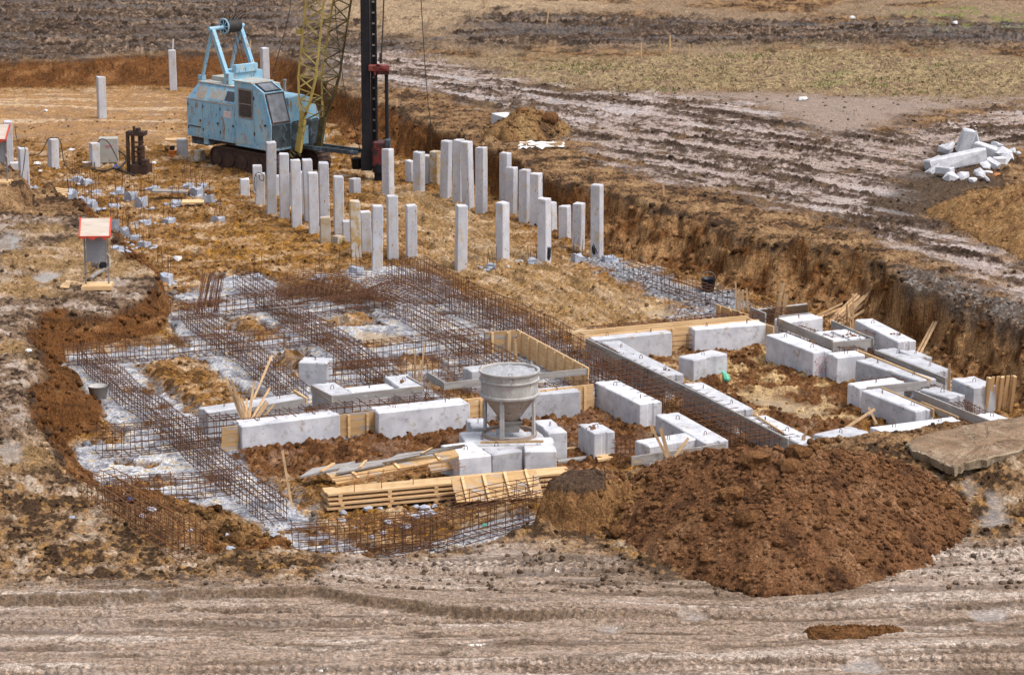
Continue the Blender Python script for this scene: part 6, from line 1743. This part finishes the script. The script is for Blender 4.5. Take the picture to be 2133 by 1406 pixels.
# tail, underframe
MB().box(-4.45, -3.62, -1.2, .8, .66, .945).build("counterweight", M['blue_dark'], mc)
MB().box(-3.70, -3.45, -1.28, -1.0, .72, .945).build("tail_bracket", M['blue'], mc)
MB().box(-4.4, -.05, -1.25, .82, .84, .944).build("underframe", M['rust'], mc)
MB().lathe([(.85, .5), (.85, .83)], 28, (-1.55, 0), True).build("turntable", M['rust'], mc)
MB().box(-2.5, -.5, -.7, .7, .32, .52).build("crawler_frame", M['rust'], mc)
for s in (-1, 1):
    y0, y1 = (-1.42, -.86) if s < 0 else (.44, 1.0)
    prof = []
    for a in np.linspace(math.pi / 2, 3 * math.pi / 2, 9): prof.append((-2.85 + .36 * math.cos(a), .36 + .36 * math.sin(a)))
    for a in np.linspace(-math.pi / 2, math.pi / 2, 9): prof.append((-.05 + .36 * math.cos(a), .36 + .36 * math.sin(a)))
    tr_ = MB().prism(prof[::-1], y0 + .06, y1 - .06).build("crawler_track", M['rust'], mc)
    b = MB()
    per = prof + [prof[0]]
    for i in range(len(per) - 1):
        p, q = Vector((per[i][0], 0, per[i][1])), Vector((per[i + 1][0], 0, per[i + 1][1]))
        L = (q - p).length; n = max(1, int(round(L / .17)))
        for k in range(n):
            c = p.lerp(q, (k + .5) / n); d = (q - p).normalized(); nn = Vector((-d.z, 0, d.x)) * -1
            out_ = c - Vector((-1.45, 0, .36)); nn = nn if nn.dot(Vector((out_.x * .2, 0, out_.z)) + Vector((out_.x * .2, 0, 0))) > 0 else -nn
            hw = min(L / n, .17) * .44
            P = [c + d * e1 * hw + nn * e2 for e2 in (.004, .045) for e1 in (-1, 1)]
            b.add([(v.x, y, v.z) for y in (y0, y1) for v in (P[0], P[1], P[3], P[2])], [(3, 2, 1, 0), (4, 5, 6, 7), (0, 1, 5, 4), (1, 2, 6, 5), (2, 3, 7, 6), (3, 0, 4, 7)])
    b.build("track_shoes", M['rust'], tr_)
    b = MB()
    for x in (-2.85, -2.2, -1.5, -.8, -.05): b.prism([(x + .24 * math.cos(a), .36 + .24 * math.sin(a)) for a in np.linspace(0, 2 * math.pi, 15)[:-1]], y0 + .02, y1 - .02)
    b.build("road_wheels", M['rust'], tr_)
# driver's cab
cp = [(-1.86, .90), (0, .90), (.02, 1.80), (-.34, 2.84), (-.92, 3.10), (-1.86, 3.10)]
MB().prism(cp, -1.38, -.48).build("cab", M['blue'], mc)
cr = MB(); cr.prism([(-1.90, 3.103), (-.90, 3.103), (-.93, 3.14), (-1.90, 3.14)], -1.42, -.44); cr.build("cab_roof", M['blue_roof'], mc)
wd = MB().box(-1.66, -.90, -1.398, -1.381, 1.88, 2.90).build("side_window", M['steel'], mc)
MB().box(-1.60, -.96, -1.404, -1.399, 1.94, 2.84).build("pane", M['glass_dark'], wd)
MB().box(-1.60, -.96, -1.409, -1.405, 2.36, 2.39).build("glazing_bar", M['steel'], wd)
dd = MB(); dd.prism([(-.82, 1.15), (-.14, 1.15), (-.12, 1.85), (-.40, 2.78), (-.82, 2.86)], -1.396, -1.381)
dd = dd.build("cab_door", M['blue'], mc)
MB().box(-.30, -.20, -1.425, -1.397, 1.72, 1.78).build("handle", M['rust'], dd)
for z in (1.35, 2.55): MB().box(-.85, -.80, -1.415, -1.397, z, z + .12).build("hinge", M['rust'], dd)
MB().box(-1.80, -.86, -1.392, -1.381, 1.0, 1.84).build("side_panel", M['blue'], mc)
def front_quad(u0, u1, y0, y1, off, thk, name, mm, par):
    p = Vector((.02, 0, 1.80)); q = Vector((-.34, 0, 2.84)); n = Vector((q.z - p.z, 0, -(q.x - p.x))).normalized()
    a = p.lerp(q, u0) + n * off; c = p.lerp(q, u1) + n * off
    b = MB(); b.slab4([(a.x, y0, a.z), (a.x, y1, a.z), (c.x, y1, c.z), (c.x, y0, c.z)], thk); return b.build(name, M[mm], par)
ws = front_quad(.0, .97, -1.34, -.52, .02, .018, "windscreen", 'rust', mc)
front_quad(.06, .92, -1.28, -.58, .026, .005, "pane", 'glass', ws)
p = Vector((-.34, 0, 2.84)); q = Vector((-.92, 0, 3.10)); n = Vector((q.z - p.z, 0, -(q.x - p.x))).normalized()
a = p.lerp(q, .04) + n * .018; c = p.lerp(q, .96) + n * .018
sk = MB(); sk.slab4([(a.x, -1.30, a.z), (a.x, -.56, a.z), (c.x, -.56, c.z), (c.x, -1.30, c.z)], .016); sk = sk.build("roof_light", M['black'], mc)
a = p.lerp(q, .14) + n * .024; c = p.lerp(q, .86) + n * .024
g_ = MB(); g_.slab4([(a.x, -1.22, a.z), (a.x, -.64, a.z), (c.x, -.64, c.z), (c.x, -1.22, c.z)], .005); g_.build("pane", M['glass'], sk)
MB().box(.021, .04, -1.34, -.52, 1.0, 1.78).build("front_panel", M['blue_dark'], mc)
# right-hand hood and front
prism_x([(-.46, .90), (-.46, 2.60), (.20, 2.66), (.50, 2.54), (.74, 2.28), (.88, 1.90), (.90, .90)], -1.84, -.12).build("hood", M['blue'], mc)
MB().box(-.118, .02, -.46, .90, .90, 1.76).box(-.118, -.06, -.30, .8, 1.762, 1.80).build("front_plate", M['blue_dark'], mc)
MB().box(.021, .05, -.15, .25, 1.0, 1.62).build("front_cover", M['blue'], mc)
MB().box(-.6, .0, .901, 1.03, 1.0, 1.75).build("side_box", M['blue'], mc)
MB().lathe([(.05, 2.66), (.05, 3.0), (.07, 3.0), (.07, 3.06), (.05, 3.06)], 12, (-1.2, .3), True).build("exhaust", M['steel'], mc)
b = MB()
for k in range(9): b.bar((.10 + random.uniform(0, .12), -.75 + k * .05, .82 + random.uniform(-.1, .08)), (.12 + random.uniform(0, .2), -.70 + k * .05, .72 + random.uniform(-.1, .1)), .02, 5)
b.tube([(.12, -.55 + .12 * math.cos(a), .75 + .14 * math.sin(a)) for a in np.linspace(0, 6.28, 14)], .02, 5)
b.build("hoses", M['yellow_dark'], mc)
# gantry (A-frame) with its sheave
def sq(a, b, s, name, mm='blue'):
    m = MB(); m.plank(a, b, s, s, (0, 1, 0)); return m.build(name, M[mm], mc)
for y in (-.85, .38):
    apx = Vector((-3.62, y, 4.66))
    sq((-4.25, y, 2.86), apx, .085, "gantry_rear_leg"); sq((-2.75, y, 2.86), apx, .14, "gantry_front_leg")
    MB().box(-4.36, -4.14, y - .09, y + .09, 2.86, 3.02).build("leg_shoe", M['blue'], mc)
MB().bar((-3.62, -1.0, 4.68), (-3.62, .55, 4.68), .07, 10).build("gantry_shaft", M['blue'], mc)
MB().prism([(-3.62 + .26 * math.cos(a), 4.72 + .24 * math.sin(a)) for a in np.linspace(0, 2 * math.pi, 25)[:-1]], -.30, .28).build("rope_drum", M['cable'], mc)
b = MB()
for k in range(7):
    a = 2 * math.pi * k / 7; b.bar((-3.62, -.33, 4.72), (-3.62 + .24 * math.cos(a), -.33, 4.72 + .24 * math.sin(a)), .022, 4)
b.tube([(-3.62 + .25 * math.cos(a), -.33, 4.72 + .25 * math.sin(a)) for a in np.linspace(0, 2 * math.pi, 22)], .03, 6)
b.build("sheave_wheel", M['blue'], mc)
b = MB()
for k in range(10): b.bar((-3.6 + random.uniform(-.15, .15), -.28 + k * .06, 4.85), (-3.45 + random.uniform(-.1, .25), -.25 + k * .07, 5.15 + random.uniform(-.1, .15)), .012, 4)
b.build("rope_ends", M['rust'], mc)
MB().box(-2.86, -2.62, -1.0, .52, 2.86, 3.24).build("cross_beam", M['blue'], mc)
MB().box(-3.15, -2.88, -.75, .28, 3.15, 3.32).box(-2.75, -2.55, -.72, .25, 3.24, 3.5).build("winch_guard", M['blue'], mc)
MB().box(-4.0, -3.0, -.62, .3, 2.86, 3.0).build("roof_hatch", M['blue_roof'], mc)
b = MB()
for (y, z) in ((-.2, 3.2), (.0, 3.1), (.15, 3.0)): b.bar((-3.55, y, 4.65), (-3.0, y, z), .012, 4)
b.build("winch_rope", M['rust'], mc)
# lattice boom: two feet that spread into four chords
def bsec(z):
    c = .36 + .215 * (z - 1.0); k = min(1, max(0, (z - 1.9) / 1.2)); hd = .04 + .40 * k
    e = min(.18, .03 * (z - 1.0))
    return [Vector((c - hd, -.42 - e, z)), Vector((c + hd, -.42 - e, z)), Vector((c + hd, .50 + e, z)), Vector((c - hd, .50 + e, z))]
for y in (-.42, .50):
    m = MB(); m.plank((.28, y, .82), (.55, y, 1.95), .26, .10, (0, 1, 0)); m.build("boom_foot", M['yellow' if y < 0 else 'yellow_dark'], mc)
zs = [1.9, 2.6, 3.4, 4.3, 5.3, 6.3, 7.4, 8.5]
boom = MB()
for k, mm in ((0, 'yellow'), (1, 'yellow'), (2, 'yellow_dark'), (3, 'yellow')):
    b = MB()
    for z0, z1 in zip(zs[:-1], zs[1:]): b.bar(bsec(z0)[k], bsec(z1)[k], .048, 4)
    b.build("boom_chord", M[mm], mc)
lac = [MB(), MB()]
for i, (z0, z1) in enumerate(zip(zs[:-1], zs[1:])):
    A_0, B_0 = bsec(z0), bsec(z1)
    zm = (z0 + z1) / 2; Mm = bsec(zm)
    for k in range(4):
        j = (k + 1) % 4
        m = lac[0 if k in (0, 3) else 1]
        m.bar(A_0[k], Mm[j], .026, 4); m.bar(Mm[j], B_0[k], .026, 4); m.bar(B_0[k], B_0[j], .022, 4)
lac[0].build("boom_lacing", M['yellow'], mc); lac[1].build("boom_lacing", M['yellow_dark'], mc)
q = bsec(2.25)
b = MB(); b.slab4([q[0] + Vector((.02, -.06, 0)), q[1] + Vector((.02, -.06, 0)), bsec(1.95)[1] + Vector((0, -.06, 0)), bsec(1.95)[0] + Vector((0, -.06, 0))], .02)
b.build("boom_gusset", M['yellow'], mc)
q = bsec(4.9); b = MB(); b.box(q[0].x - .28, q[0].x - .06, q[0].y - .06, q[0].y + .02, 4.84, 5.02); b.build("boom_lug", M['yellow'], mc)
q = bsec(6.35); MB().slab4([q[0], q[1], q[2], q[3]], .25).build("boom_deck", M['yellow'], mc)
# mast, hammer, stay beam (in the world frame, then into the machine's frame)
mb = W(770, 366, .12); Ym = mb.y
def mpt(px, py): return RY(px, py, Ym)
def mbox(name, mm, px0, px1, z0, z1, y0, y1, par=None, ch=0):
    x0, x1 = mpt(px0, 300).x, mpt(px1, 300).x
    b = MB().box(x0, x1, Ym + y0, Ym + y1, z0, z1, ch=ch)
    b.v = [tuple(MI @ Vector(p)) for p in b.v]
    return b.build(name, M[mm], par or mc)
zof = lambda py: mpt(780, py).z
mbox("mast", 'black', 754.5, 773, zof(352), 11, -.17, .17)
mbox("mast_foot", 'black', 752, 775, zof(354), zof(318), -.20, .20)
mbox("mast_rail", 'black', 774, 778, zof(350), 11, -.10, -.04)
mbox("mast_rail", 'black', 783.5, 787.5, zof(350), 11, -.10, -.04)
b = MB()
for k in range(26):
    z = zof(340) + k * .36
    x0, x1 = mpt(778, 300).x, mpt(783.5, 300).x
    b.box(x0, x1, Ym - .09, Ym - .05, z, z + .05)
b.v = [tuple(MI @ Vector(p)) for p in b.v]; b.build("mast_rungs", M['steel'], mc)
mbox("mast_web", 'black', 776, 786, zof(350), 11, -.03, .05)
def mcyl(name, mm, px, r, z0, z1, n=16, dy=-.2):
    x = mpt(px, 300).x
    b = MB().lathe([(r, z0), (r, z1)], n, (x, Ym + dy), True)
    b.v = [tuple(MI @ Vector(p)) for p in b.v]
    return b.build(name, M[mm], mc, smooth=False)
mcyl("hammer_rod", 'black', 785.5, .045, zof(300), zof(150), 10)
mcyl("hammer_rod", 'black', 807, .06, zof(300), zof(150), 10)
mbox("hammer_body", 'hammer_red', 776, 813, zof(345), zof(291), -.45, .0, ch=.06)
mbox("hammer_cap", 'blue_dark', 803, 814, zof(303), zof(287), -.48, .0, ch=.02)
mcyl("hammer_base", 'black', 794, .29, zof(356), zof(338), 20, -.22)
mcyl("drive_cap", 'black', 789, .15, zof(374), zof(354), 14, -.22)
mbox("hammer_head", 'red_head', 770, 813, zof(146), zof(134), -.38, -.05, ch=.02)
mbox("hammer_head_jaw", 'red_head', 781, 786, zof(155), zof(146), -.34, -.1)
mbox("hammer_head_block", 'hammer_red', 788, 813, zof(153), zof(146), -.34, -.08)
b = MB(); b.plank(mpt(786, 132) + Vector((0, -.42, 0)), mpt(812, 143) + Vector((0, -.42, 0)), .08, .06, (0, 1, 0)); b.plank(mpt(786, 132) + Vector((0, -.42, 0)), mpt(790, 140) + Vector((0, -.42, 0)), .1, .06, (0, 1, 0))
b.v = [tuple(MI @ Vector(p)) for p in b.v]; b.build("hammer_lever", M['red_head'], mc)
# stay beam between machine and mast foot
b = MB()
e1 = MI @ Vector((mpt(756, 300).x, Ym, zof(318)))
for dy in (-.32, .32):
    b.plank((.0, .25 + dy, .92), e1 + Vector((0, dy * .8, 0)), .10, .13)
for k in range(5):
    u = .2 + .18 * k
    pa = Vector((.0, -.07, .92)).lerp(e1 + Vector((0, -.26, 0)), u); pb = Vector((.0, .57, .92)).lerp(e1 + Vector((0, .26, 0)), u + .12)
    b.bar(pa, pb, .03, 4)
b.build("stay_beam", M['blue_dark'], mc)
# ropes
def rope(pts, r=.014):
    b = MB().tube([MI @ Vector(p) for p in pts], r, 4)
    b.build("rope", M['cable'], mc)
hx = mpt(794, 128)
rope([hx + Vector((0, -.2, 0)), mpt(798, 60) + Vector((0, -.2, 0)), mpt(800, 0) + Vector((0, -.2, 0)), mpt(804, -150) + Vector((0, -.2, 0))], .022)
MB().lathe([(.05, 0), (.05, .35)], 8, (0, 0), True).build("rope_socket", M['cable'], mc, loc=MI @ (hx + Vector((0, -.2, -.05))))
rope([mpt(872, -150), mpt(877, 0), mpt(884, 120), mpt(892, 220), mpt(897, 255), mpt(899, 312)], .013)
rope([mpt(694, -150), mpt(697, 0), mpt(701, 60), mpt(716, 180), mpt(750, 312)], .012)
rope([RY(612, -100, Ym + 3), RY(604, 20, Ym + 3), RY(590, 80, Ym + 3), RY(572, 140, Ym + 3), RY(560, 185, Ym + 3)], .012)
